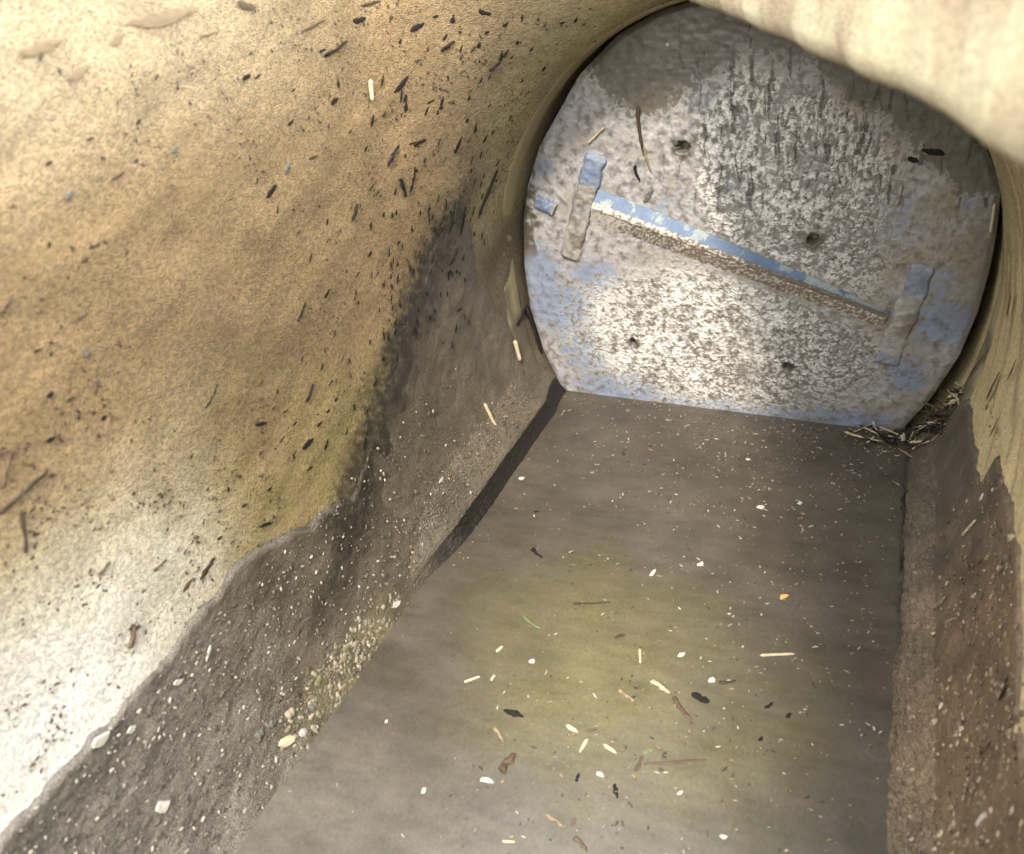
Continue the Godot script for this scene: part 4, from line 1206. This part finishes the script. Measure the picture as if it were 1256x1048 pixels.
	["pebble", "R", 0.394, -0.275, -0.744, 0.44, 0.90, -0.05, 0.0244, 0.0140, "straw", "cream pebble in the upper row on the right bank"],
	["pebble", "R", 0.383, -0.297, -0.744, 0.49, 0.87, -0.09, 0.0189, 0.0122, "white", "white pebble left of the cream pebble on the right bank"],
	["pebble", "R", 0.404, -0.254, -0.747, 0.38, 0.92, 0.02, 0.0191, 0.0108, "tan", "tan pebble right of the cream pebble on the right bank"],
	["pebble", "R", 0.368, -0.320, -0.675, 0.56, 0.83, -0.08, 0.0219, 0.0127, "white", "white pebble at the right waterline under the long straw"],
	["pebble", "R", 0.380, -0.302, -0.654, 0.50, 0.84, -0.22, 0.0164, 0.0114, "tan", "tan pebble below right of the white waterline pebble"],
	["shell_flake", "R", 0.384, -0.295, -0.624, 0.40, 0.71, 0.58, 0.0331, 0.0129, "white", "white angular shard near the lower right waterline"],
	["pebble", "R", 0.420, -0.209, -0.600, 0.28, 0.96, 0.08, 0.0207, 0.0101, "tan", "tan pebble in the lower right mud"],
	["shell_flake", "R", 0.426, -0.187, -0.570, 0.23, 0.97, -0.10, 0.0232, 0.0096, "white", "white upright shard in the lower right mud"],
	["pebble", "R", 0.365, -0.325, -0.635, 0.57, 0.82, -0.02, 0.0179, 0.0095, "grey", "grey pebble by the lower right waterline"],
	["shell_flake", "R", 0.359, -0.333, -0.918, 0.60, 0.80, 0.02, 0.0183, 0.0094, "straw", "cream flake at the left end of the crumb row on the right bank"],
	["shell_flake", "R", 0.374, -0.312, -0.912, 0.52, 0.83, 0.18, 0.0228, 0.0081, "tan", "tan flake in the middle of the crumb row on the right bank"],
	["shell_flake", "R", 0.393, -0.277, -0.896, 0.39, 0.80, 0.45, 0.0265, 0.0078, "straw", "cream flake at the right end of the crumb row on the right bank"],
	["shell_flake", "R", 0.411, -0.234, -0.887, 0.30, 0.85, 0.43, 0.0371, 0.0065, "tan", "tan sliver above the crumb row on the right bank"],
	["pebble", "R", 0.442, -0.062, -0.863, 0.04, 0.82, 0.57, 0.0487, 0.0124, "straw", "cream stone at the right edge beside the mud"],
	["pebble", "R", 0.441, -0.082, -0.851, 0.05, 0.81, 0.59, 0.0369, 0.0105, "grey", "grey stone below the cream stone at the right edge"],
	["pebble", "R", 0.438, -0.115, -0.625, 0.10, 0.94, 0.31, 0.0265, 0.0096, "tan", "tan stone low at the right edge"],
	["bark_shred", "R", 0.437, -0.119, -0.678, 0.12, 0.99, 0.12, 0.0315, 0.0068, "black", "black bark chip at the right edge above the tan stone"],
	["bark_shred", "R", 0.427, -0.180, -0.646, 0.14, 0.61, -0.78, 0.0104, 0.0051, "black", "small black bit in the right mud"],
	["twig", "R", 0.401, -0.259, -0.941, 0.39, 0.92, 0.06, 0.0367, 0.0045, "tan", "tan stalk in the mud above the crumb row"],
	["bark_shred", "R", 0.442, -0.067, -1.229, 0.05, 0.92, 0.40, 0.0880, 0.0098, "brown", "brown wedge shaped bark sliver on the pale dry patch"],
	["bark_shred", "R", 0.437, -0.124, -1.401, 0.11, 0.85, 0.51, 0.0869, 0.0056, "black", "black slit of bark on the dry wall next to the plate rim"],
	["bark_shred", "R", 0.440, 0.060, -1.249, -0.07, 0.91, 0.40, 0.0528, 0.0094, "brown", "brown bark curl on the right wall beside the plate"],
	["bark_shred", "R", 0.443, 0.023, -1.119, -0.01, 0.85, 0.52, 0.0664, 0.0066, "brown", "brown sliver at the right edge above the dry patch"],
	["bark_shred", "R", 0.441, -0.074, -1.124, 0.05, 0.95, 0.29, 0.0509, 0.0058, "brown", "narrow brown sliver low on the pale dry patch"],
	["twig", "P", -0.169, 0.259, -1.457, 0.10, -0.99, 0.00, 0.0884, 0.0073, "dark_brown", "dark forked stem hanging on the upper left of the plate"],
	["twig", "P", -0.157, 0.207, -1.457, 0.28, -0.96, 0.00, 0.0519, 0.0045, "tan", "tan stem tip below the dark forked stem"],
	["twig", "P", -0.177, 0.182, -1.457, 0.28, -0.96, 0.00, 0.0312, 0.0061, "black", "black sliver left of the tan stem tip on the plate"],
	["straw", "P", -0.254, 0.250, -1.457, 0.75, 0.66, 0.00, 0.0462, 0.0060, "straw", "pale straw stuck above the blue left bracket"],
	["leaf_fragment", "P", 0.312, 0.221, -1.457, 0.98, -0.19, 0.00, 0.0465, 0.0117, "black", "long black leaf on the plate under the overhanging lip"],
	["leaf_fragment", "P", 0.282, 0.209, -1.457, 0.93, -0.37, 0.00, 0.0205, 0.0106, "black", "small black leaf left of the long black leaf"],
	["straw", "P", 0.412, 0.118, -1.457, -0.08, 1.00, 0.00, 0.0499, 0.0066, "straw", "pale straw upright at the right rim of the plate"],
	["shell_flake", "P", -0.121, 0.397, -1.457, 0.83, 0.56, 0.00, 0.0084, 0.0082, "white", "white dot of grit near the top of the plate"],
	["bark_shred", "P", -0.156, 0.139, -1.457, 0.60, 0.80, 0.00, 0.0316, 0.0122, "grey", "grey mud crumb on the plate above the blue ledge"],
	["leaf_fragment", "R", 0.390, -0.284, -1.455, 0.14, 0.27, 0.95, 0.0402, 0.0184, "black", "black pointed leaf on top of the twig heap by the plate foot"],
	["bark_fleck", "L", -0.436, 0.384, -1.045, 0.25, 0.52, -0.82, 0.0097, 0.0049, "dark_brown", ""],
	["bark_fleck", "L", -0.425, 0.330, -1.090, 0.33, -0.04, -0.94, 0.0134, 0.0031, "black", ""],
	["bark_fleck", "L", -0.401, 0.383, -1.124, 0.53, 0.22, -0.82, 0.0119, 0.0032, "black", ""],
	["bark_fleck", "L", -0.394, 0.370, -1.141, 0.49, -0.01, -0.87, 0.0076, 0.0042, "black", ""],
	["bark_fleck", "L", -0.382, 0.374, -1.160, 0.49, 0.80, -0.36, 0.0053, 0.0051, "dark_brown", ""],
	["bark_fleck", "L", -0.431, 0.316, -1.075, 0.19, 0.88, -0.43, 0.0057, 0.0048, "black", ""],
	["bark_fleck", "L", -0.443, 0.348, -0.993, 0.00, 0.43, -0.90, 0.0106, 0.0047, "black", ""],
	["bark_fleck", "L", -0.443, 0.282, -1.001, 0.00, 0.41, -0.91, 0.0075, 0.0051, "dark_brown", ""],
	["bark_fleck", "L", -0.441, 0.239, -1.037, 0.05, 0.93, -0.35, 0.0070, 0.0046, "black", ""],
	["bark_fleck", "L", -0.443, 0.294, -0.987, 0.00, 0.30, -0.95, 0.0143, 0.0044, "dark_brown", ""],
	["bark_fleck", "L", -0.443, 0.189, -0.910, 0.00, 0.29, -0.96, 0.0125, 0.0032, "black", ""],
	["bark_fleck", "L", -0.443, 0.204, -0.886, 0.00, 0.82, -0.57, 0.0047, 0.0034, "black", ""],
	["bark_fleck", "L", -0.443, 0.171, -0.960, 0.00, 0.24, -0.97, 0.0066, 0.0037, "dark_brown", ""],
	["bark_fleck", "L", -0.442, 0.193, -1.030, 0.05, 0.09, -0.99, 0.0116, 0.0038, "black", ""],
	["bark_fleck", "L", -0.442, 0.157, -1.045, -0.01, 0.88, 0.48, 0.0130, 0.0032, "dark_brown", ""],
	["bark_fleck", "L", -0.442, 0.134, -1.051, 0.03, 0.87, -0.48, 0.0107, 0.0032, "dark_brown", ""],
	["bark_fleck", "L", -0.430, 0.183, -1.147, 0.18, 0.49, -0.86, 0.0089, 0.0034, "black", ""],
	["bark_fleck", "L", -0.434, 0.109, -1.246, 0.09, 0.34, -0.94, 0.0166, 0.0041, "dark_brown", ""],
	["bark_fleck", "L", -0.388, 0.271, -1.244, 0.36, 0.92, 0.14, 0.0129, 0.0042, "black", ""],
	["bark_fleck", "L", -0.386, 0.306, -1.204, 0.47, 0.56, -0.68, 0.0104, 0.0035, "dark_brown", ""],
	["bark_fleck", "L", -0.377, 0.319, -1.213, 0.50, 0.78, -0.38, 0.0099, 0.0055, "black", ""],
	["bark_fleck", "L", -0.443, 0.291, -0.806, 0.00, 0.30, -0.95, 0.0076, 0.0037, "dark_brown", ""],
	["bark_fleck", "L", -0.443, 0.309, -0.750, 0.00, 0.86, -0.51, 0.0056, 0.0030, "black", ""],
	["bark_fleck", "L", -0.443, 0.340, -0.645, 0.00, 0.27, -0.96, 0.0053, 0.0023, "black", ""],
	["bark_fleck", "L", -0.443, 0.337, -0.598, 0.00, 0.72, -0.70, 0.0062, 0.0022, "dark_brown", ""],
	["bark_fleck", "L", -0.443, 0.364, -0.545, -0.00, 0.39, -0.92, 0.0065, 0.0026, "black", ""],
	["bark_fleck", "L", -0.443, 0.342, -0.511, 0.00, 0.69, -0.73, 0.0059, 0.0026, "black", ""],
	["bark_fleck", "L", -0.443, 0.317, -0.495, 0.00, 0.22, -0.98, 0.0075, 0.0020, "black", ""],
	["bark_fleck", "L", -0.443, 0.330, -0.778, 0.00, 0.87, -0.50, 0.0081, 0.0042, "black", ""],
	["bark_fleck", "L", -0.443, 0.373, -0.757, 0.00, 0.86, -0.51, 0.0077, 0.0025, "black", ""],
	["bark_fleck", "L", -0.443, 0.432, -0.934, 0.00, 0.64, -0.77, 0.0058, 0.0035, "dark_brown", ""],
	["bark_fleck", "L", -0.443, 0.420, -0.844, -0.00, 0.22, -0.98, 0.0121, 0.0042, "black", ""],
	["bark_fleck", "L", -0.443, 0.509, -0.655, 0.00, 0.49, -0.87, 0.0065, 0.0024, "black", ""],
	["bark_fleck", "L", -0.443, 0.506, -0.803, -0.00, 0.18, -0.98, 0.0073, 0.0029, "dark_brown", ""],
	["bark_fleck", "L", -0.443, 0.481, -0.805, 0.00, 0.19, -0.98, 0.0128, 0.0029, "black", ""],
	["bark_fleck", "L", -0.415, 0.505, -1.075, 0.54, 0.50, -0.68, 0.0060, 0.0043, "dark_brown", ""],
	["bark_fleck", "L", -0.412, 0.474, -1.083, 0.43, 0.76, -0.49, 0.0061, 0.0042, "black", ""],
	["bark_fleck", "L", -0.401, 0.444, -1.105, 0.59, 0.10, -0.80, 0.0094, 0.0036, "dark_brown", ""],
	["bark_fleck", "L", -0.372, 0.498, -1.124, 0.73, 0.06, -0.68, 0.0075, 0.0042, "black", ""],
	["bark_fleck", "L", -0.368, 0.469, -1.137, 0.56, 0.76, -0.33, 0.0093, 0.0042, "black", ""],
	["bark_fleck", "L", -0.351, 0.472, -1.153, 0.70, 0.57, -0.44, 0.0045, 0.0043, "black", ""],
	["bark_fleck", "L", -0.343, 0.446, -1.172, 0.65, 0.69, -0.32, 0.0096, 0.0043, "dark_brown", ""],
	["bark_fleck", "L", -0.322, 0.466, -1.183, 0.77, 0.41, -0.48, 0.0066, 0.0047, "black", ""],
	["bark_fleck", "L", -0.298, 0.473, -1.199, 0.81, 0.40, -0.43, 0.0088, 0.0048, "black", ""],
	["bark_fleck", "L", -0.277, 0.479, -1.213, 0.36, 0.88, 0.31, 0.0109, 0.0040, "black", ""],
	["bark_fleck", "L", -0.281, 0.431, -1.249, 0.72, 0.69, -0.08, 0.0102, 0.0052, "black", ""],
	["bark_fleck", "L", -0.253, 0.465, -1.242, 0.74, 0.67, -0.00, 0.0091, 0.0033, "dark_brown", ""],
	["bark_fleck", "L", -0.233, 0.463, -1.262, 0.83, 0.16, -0.53, 0.0085, 0.0044, "black", ""],
	["bark_fleck", "L", -0.216, 0.464, -1.275, 0.59, 0.70, 0.39, 0.0103, 0.0046, "black", ""],
	["bark_fleck", "L", -0.210, 0.455, -1.294, 0.87, 0.31, -0.37, 0.0059, 0.0040, "black", ""],
	["bark_fleck", "L", -0.306, 0.424, -1.227, 0.75, 0.53, -0.40, 0.0058, 0.0031, "black", ""],
	["bark_fleck", "L", -0.311, 0.381, -1.271, 0.61, 0.25, -0.75, 0.0071, 0.0033, "black", ""],
	["bark_fleck", "L", -0.353, 0.354, -1.227, 0.56, 0.81, -0.20, 0.0070, 0.0032, "black", ""],
	["bark_fleck", "L", -0.366, 0.375, -1.184, 0.42, 0.91, -0.04, 0.0071, 0.0045, "black", ""],
	["bark_fleck", "L", -0.338, 0.400, -1.207, 0.54, 0.84, -0.07, 0.0068, 0.0040, "black", ""],
	["bark_fleck", "L", -0.358, 0.438, -1.160, 0.59, 0.74, -0.33, 0.0075, 0.0032, "dark_brown", ""],
	["bark_fleck", "L", -0.378, 0.412, -1.147, 0.20, 0.97, 0.16, 0.0071, 0.0032, "black", ""],
	["bark_fleck", "L", -0.389, 0.457, -1.118, 0.40, 0.88, -0.24, 0.0061, 0.0041, "dark_brown", ""],
	["bark_fleck", "L", -0.443, 0.487, -0.939, -0.00, 0.01, -1.00, 0.0131, 0.0038, "black", ""],
	["bark_fleck", "L", -0.443, 0.243, -0.604, 0.00, 0.75, -0.66, 0.0044, 0.0032, "black", ""],
	["bark_fleck", "L", -0.443, 0.274, -0.592, 0.00, 0.95, -0.32, 0.0079, 0.0028, "dark_brown", ""],
	["bark_fleck", "L", -0.443, 0.341, -0.559, 0.00, 0.28, -0.96, 0.0039, 0.0022, "black", ""],
	["bark_fleck", "L", -0.443, 0.401, -0.469, 0.00, 0.78, -0.63, 0.0053, 0.0030, "black", ""],
	["bark_fleck", "L", -0.443, 0.384, -0.434, 0.00, 0.85, -0.52, 0.0044, 0.0020, "black", ""],
	["bark_fleck", "L", -0.443, 0.320, -0.415, 0.00, -0.21, -0.98, 0.0073, 0.0030, "black", ""],
	["bark_fleck", "L", -0.443, 0.254, -0.487, -0.00, 0.97, -0.24, 0.0044, 0.0035, "black", ""],
	["bark_fleck", "L", -0.443, 0.232, -0.510, 0.00, -0.02, -1.00, 0.0061, 0.0029, "black", ""],
	["bark_fleck", "L", -0.443, 0.177, -0.588, -0.00, 0.95, 0.31, 0.0078, 0.0025, "black", ""],
	["bark_fleck", "L", -0.443, 0.183, -0.635, 0.00, 0.27, -0.96, 0.0071, 0.0039, "black", ""],
	["bark_fleck", "L", -0.443, 0.139, -0.631, 0.00, 1.00, -0.08, 0.0075, 0.0029, "dark_brown", ""],
	["bark_fleck", "L", -0.443, 0.144, -0.665, 0.00, 0.44, -0.90, 0.0089, 0.0028, "dark_brown", ""],
	["bark_fleck", "L", -0.443, 0.118, -0.688, 0.00, 0.82, -0.58, 0.0059, 0.0037, "black", ""],
	["bark_fleck", "L", -0.443, 0.085, -0.692, 0.00, -0.18, -0.98, 0.0105, 0.0028, "dark_brown", ""],
	["bark_fleck", "L", -0.443, 0.059, -0.702, -0.00, -0.04, -1.00, 0.0074, 0.0037, "black", ""],
	["bark_fleck", "L", -0.443, 0.102, -0.673, 0.00, -0.07, -1.00, 0.0075, 0.0032, "dark_brown", ""],
	["bark_fleck", "L", -0.443, 0.053, -0.669, 0.00, 0.30, -0.95, 0.0082, 0.0027, "black", ""],
	["bark_fleck", "L", -0.443, 0.018, -0.682, 0.00, 1.00, -0.05, 0.0084, 0.0038, "black", ""],
	["bark_fleck", "L", -0.443, -0.019, -0.705, 0.00, -0.16, -0.99, 0.0123, 0.0037, "black", ""],
	["bark_fleck", "L", -0.443, 0.029, -0.748, 0.00, 0.02, -1.00, 0.0107, 0.0047, "black", ""],
	["bark_fleck", "L", -0.443, 0.036, -0.771, 0.00, -0.02, -1.00, 0.0089, 0.0046, "black", ""],
	["bark_fleck", "L", -0.443, 0.042, -0.795, 0.00, 0.49, -0.87, 0.0071, 0.0047, "black", ""],
	["bark_fleck", "L", -0.443, 0.072, -0.792, 0.00, 0.26, -0.96, 0.0084, 0.0034, "dark_brown", ""],
	["bark_fleck", "L", -0.443, 0.103, -0.784, 0.00, 0.76, -0.64, 0.0098, 0.0039, "black", ""],
	["bark_fleck", "L", -0.443, 0.121, -0.798, 0.00, 0.84, -0.54, 0.0068, 0.0031, "black", ""],
	["bark_fleck", "L", -0.443, 0.133, -0.827, 0.00, 0.74, -0.68, 0.0095, 0.0045, "dark_brown", ""],
	["bark_fleck", "L", -0.443, 0.091, -0.831, 0.00, 0.55, -0.83, 0.0093, 0.0029, "dark_brown", ""],
	["bark_fleck", "L", -0.443, 0.059, -0.840, -0.00, 0.99, -0.11, 0.0118, 0.0030, "dark_brown", ""],
	["bark_fleck", "L", -0.443, 0.025, -0.850, -0.00, 0.36, -0.93, 0.0075, 0.0044, "dark_brown", ""],
	["bark_fleck", "L", -0.443, 0.143, -0.781, -0.00, 0.67, -0.74, 0.0088, 0.0046, "black", ""],
	["bark_fleck", "L", -0.443, 0.160, -0.798, 0.00, 0.73, -0.69, 0.0082, 0.0035, "black", ""],
	["bark_fleck", "L", -0.443, 0.134, -0.749, -0.00, 0.68, -0.74, 0.0080, 0.0034, "black", ""],
	["bark_fleck", "L", -0.443, 0.005, -0.787, 0.00, 0.53, -0.85, 0.0057, 0.0041, "dark_brown", ""],
	["bark_fleck", "L", -0.443, -0.018, -0.800, -0.01, 0.75, -0.66, 0.0102, 0.0036, "black", ""],
	["bark_fleck", "L", -0.443, 0.006, -0.831, 0.00, 0.86, -0.51, 0.0081, 0.0051, "black", ""],
	["bark_fleck", "L", -0.443, -0.017, -0.858, -0.00, 0.35, -0.94, 0.0060, 0.0045, "black", ""],
	["bark_fleck", "L", -0.443, 0.014, -0.894, 0.00, 0.12, -0.99, 0.0140, 0.0044, "black", ""],
	["bark_fleck", "L", -0.443, 0.040, -0.928, 0.00, 0.02, -1.00, 0.0096, 0.0049, "black", ""],
	["bark_fleck", "L", -0.443, 0.015, -0.945, -0.00, 0.28, -0.96, 0.0075, 0.0037, "black", ""],
	["bark_fleck", "L", -0.443, 0.042, -0.980, -0.00, 0.77, -0.64, 0.0104, 0.0048, "black", ""],
	["bark_fleck", "L", -0.443, 0.076, -0.941, -0.00, 0.99, -0.16, 0.0099, 0.0033, "black", ""],
	["bark_fleck", "L", -0.443, 0.079, -0.980, 0.00, 0.48, -0.88, 0.0102, 0.0043, "black", ""],
	["bark_fleck", "L", -0.443, 0.056, -1.012, -0.00, 0.97, 0.25, 0.0130, 0.0033, "dark_brown", ""],
	["bark_fleck", "L", -0.443, 0.071, -1.044, 0.01, 1.00, -0.04, 0.0065, 0.0050, "black", ""],
	["bark_fleck", "L", -0.442, 0.086, -1.077, 0.02, 0.97, 0.25, 0.0076, 0.0057, "black", ""],
	["bark_fleck", "L", -0.443, 0.120, -0.983, 0.00, 0.86, -0.52, 0.0101, 0.0039, "black", ""],
	["bark_fleck", "L", -0.443, 0.117, -0.944, 0.00, 0.92, -0.40, 0.0074, 0.0044, "black", ""],
	["bark_fleck", "L", -0.443, 0.034, -1.091, 0.01, 0.95, -0.30, 0.0085, 0.0051, "dark_brown", ""],
	["bark_fleck", "L", -0.442, 0.057, -1.143, 0.04, 1.00, -0.05, 0.0093, 0.0057, "black", ""],
	["bark_fleck", "L", -0.443, 0.009, -1.178, -0.00, -0.20, -0.98, 0.0195, 0.0047, "black", ""],
	["bark_fleck", "L", -0.443, -0.021, -1.104, -0.00, 0.00, -1.00, 0.0096, 0.0040, "black", ""],
	["bark_fleck", "L", -0.443, 0.102, -0.493, 0.00, -0.28, -0.96, 0.0097, 0.0022, "black", ""],
	["bark_fleck", "L", -0.443, 0.123, -0.529, -0.00, 0.54, -0.84, 0.0078, 0.0033, "black", ""],
	["bark_fleck", "L", -0.443, 0.141, -0.478, -0.00, 0.75, -0.66, 0.0059, 0.0024, "black", ""],
	["bark_fleck", "L", -0.443, 0.123, -0.435, 0.00, 0.69, -0.73, 0.0048, 0.0035, "black", ""],
	["bark_fleck", "L", -0.443, 0.066, -0.463, 0.00, 0.34, -0.94, 0.0047, 0.0027, "black", ""],
	["bark_fleck", "L", -0.443, 0.039, -0.511, -0.00, 0.78, -0.63, 0.0062, 0.0024, "dark_brown", ""],
	["bark_fleck", "L", -0.443, 0.051, -0.561, 0.00, 0.98, -0.20, 0.0066, 0.0036, "black", ""],
	["bark_fleck", "L", -0.443, 0.144, -0.451, 0.00, 0.16, -0.99, 0.0083, 0.0023, "black", ""],
	["bark_fleck", "L", -0.443, 0.138, -0.388, -0.00, 0.10, -1.00, 0.0037, 0.0022, "black", ""],
	["bark_fleck", "L", -0.443, 0.113, -0.354, 0.00, -0.20, -0.98, 0.0034, 0.0023, "black", ""],
	["bark_fleck", "L", -0.443, 0.094, -0.315, 0.00, 0.87, -0.49, 0.0047, 0.0024, "black", ""],
	["bark_fleck", "L", -0.443, 0.076, -0.277, 0.00, 0.56, -0.83, 0.0039, 0.0029, "dark_brown", ""],
	["bark_fleck", "L", -0.443, 0.050, -0.312, 0.00, 0.40, -0.92, 0.0034, 0.0034, "black", ""],
	["bark_fleck", "L", -0.443, 0.045, -0.341, 0.00, 0.96, -0.29, 0.0054, 0.0035, "black", ""],
	["bark_fleck", "L", -0.443, 0.018, -0.286, 0.00, 0.52, -0.85, 0.0029, 0.0020, "black", ""],
	["bark_fleck", "L", -0.443, 0.025, -0.261, 0.00, -0.11, -0.99, 0.0064, 0.0026, "black", ""],
	["bark_fleck", "L", -0.443, 0.116, -0.326, -0.00, 0.94, -0.34, 0.0040, 0.0026, "dark_brown", ""],
	["bark_fleck", "L", -0.443, 0.038, -0.372, 0.00, 0.70, -0.72, 0.0037, 0.0025, "black", ""],
	["bark_fleck", "L", -0.443, 0.148, -0.302, -0.00, 0.83, -0.56, 0.0044, 0.0024, "black", ""],
	["bark_fleck", "L", -0.443, 0.104, -0.283, 0.00, 0.71, -0.71, 0.0024, 0.0019, "dark_brown", ""],
	["bark_fleck", "L", -0.443, 0.056, -0.285, -0.00, -0.06, -1.00, 0.0033, 0.0027, "black", ""],
	["bark_fleck", "L", -0.443, -0.005, -0.296, -0.00, 0.47, -0.88, 0.0045, 0.0022, "black", ""],
	["bark_fleck", "L", -0.443, 0.055, -0.433, -0.00, -0.31, -0.95, 0.0086, 0.0025, "black", ""],
	["bark_fleck", "L", -0.443, 0.014, -0.576, 0.00, -0.23, -0.97, 0.0088, 0.0034, "black", ""],
	["bark_fleck", "L", -0.443, 0.003, -0.524, 0.00, -0.21, -0.98, 0.0075, 0.0041, "black", ""],
	["bark_fleck", "L", -0.443, 0.005, -0.623, 0.00, -0.14, -0.99, 0.0081, 0.0042, "black", ""],
	["bark_fleck", "L", -0.443, 0.072, -0.533, 0.00, 0.28, -0.96, 0.0043, 0.0037, "dark_brown", ""],
	["bark_fleck", "L", -0.443, 0.077, -0.494, 0.00, 0.63, -0.78, 0.0054, 0.0025, "black", ""],
	["bark_fleck", "L", -0.443, 0.161, -0.808, -0.00, 0.85, -0.52, 0.0059, 0.0039, "black", ""],
	["bark_fleck", "L", -0.443, 0.262, -0.700, 0.00, 0.74, -0.67, 0.0046, 0.0037, "black", ""],
	["bark_fleck", "L", -0.443, 0.247, -0.663, -0.00, 0.40, -0.92, 0.0058, 0.0025, "black", ""],
	["bark_fleck", "L", -0.443, 0.311, -0.609, -0.00, 0.87, -0.49, 0.0051, 0.0034, "black", ""],
	["bark_fleck", "L", -0.443, 0.466, -0.501, -0.00, 0.23, -0.97, 0.0071, 0.0025, "black", ""],
	["bark_fleck", "L", -0.443, 0.474, -0.552, -0.00, 0.05, -1.00, 0.0070, 0.0028, "dark_brown", ""],
	["bark_fleck", "L", -0.443, 0.475, -0.614, 0.00, 0.43, -0.90, 0.0074, 0.0032, "black", ""],
	["bark_fleck", "L", -0.443, 0.454, -0.864, 0.00, 0.20, -0.98, 0.0071, 0.0026, "black", ""],
	["bark_fleck", "L", -0.443, 0.380, -0.965, 0.00, 0.29, -0.96, 0.0085, 0.0029, "dark_brown", ""],]
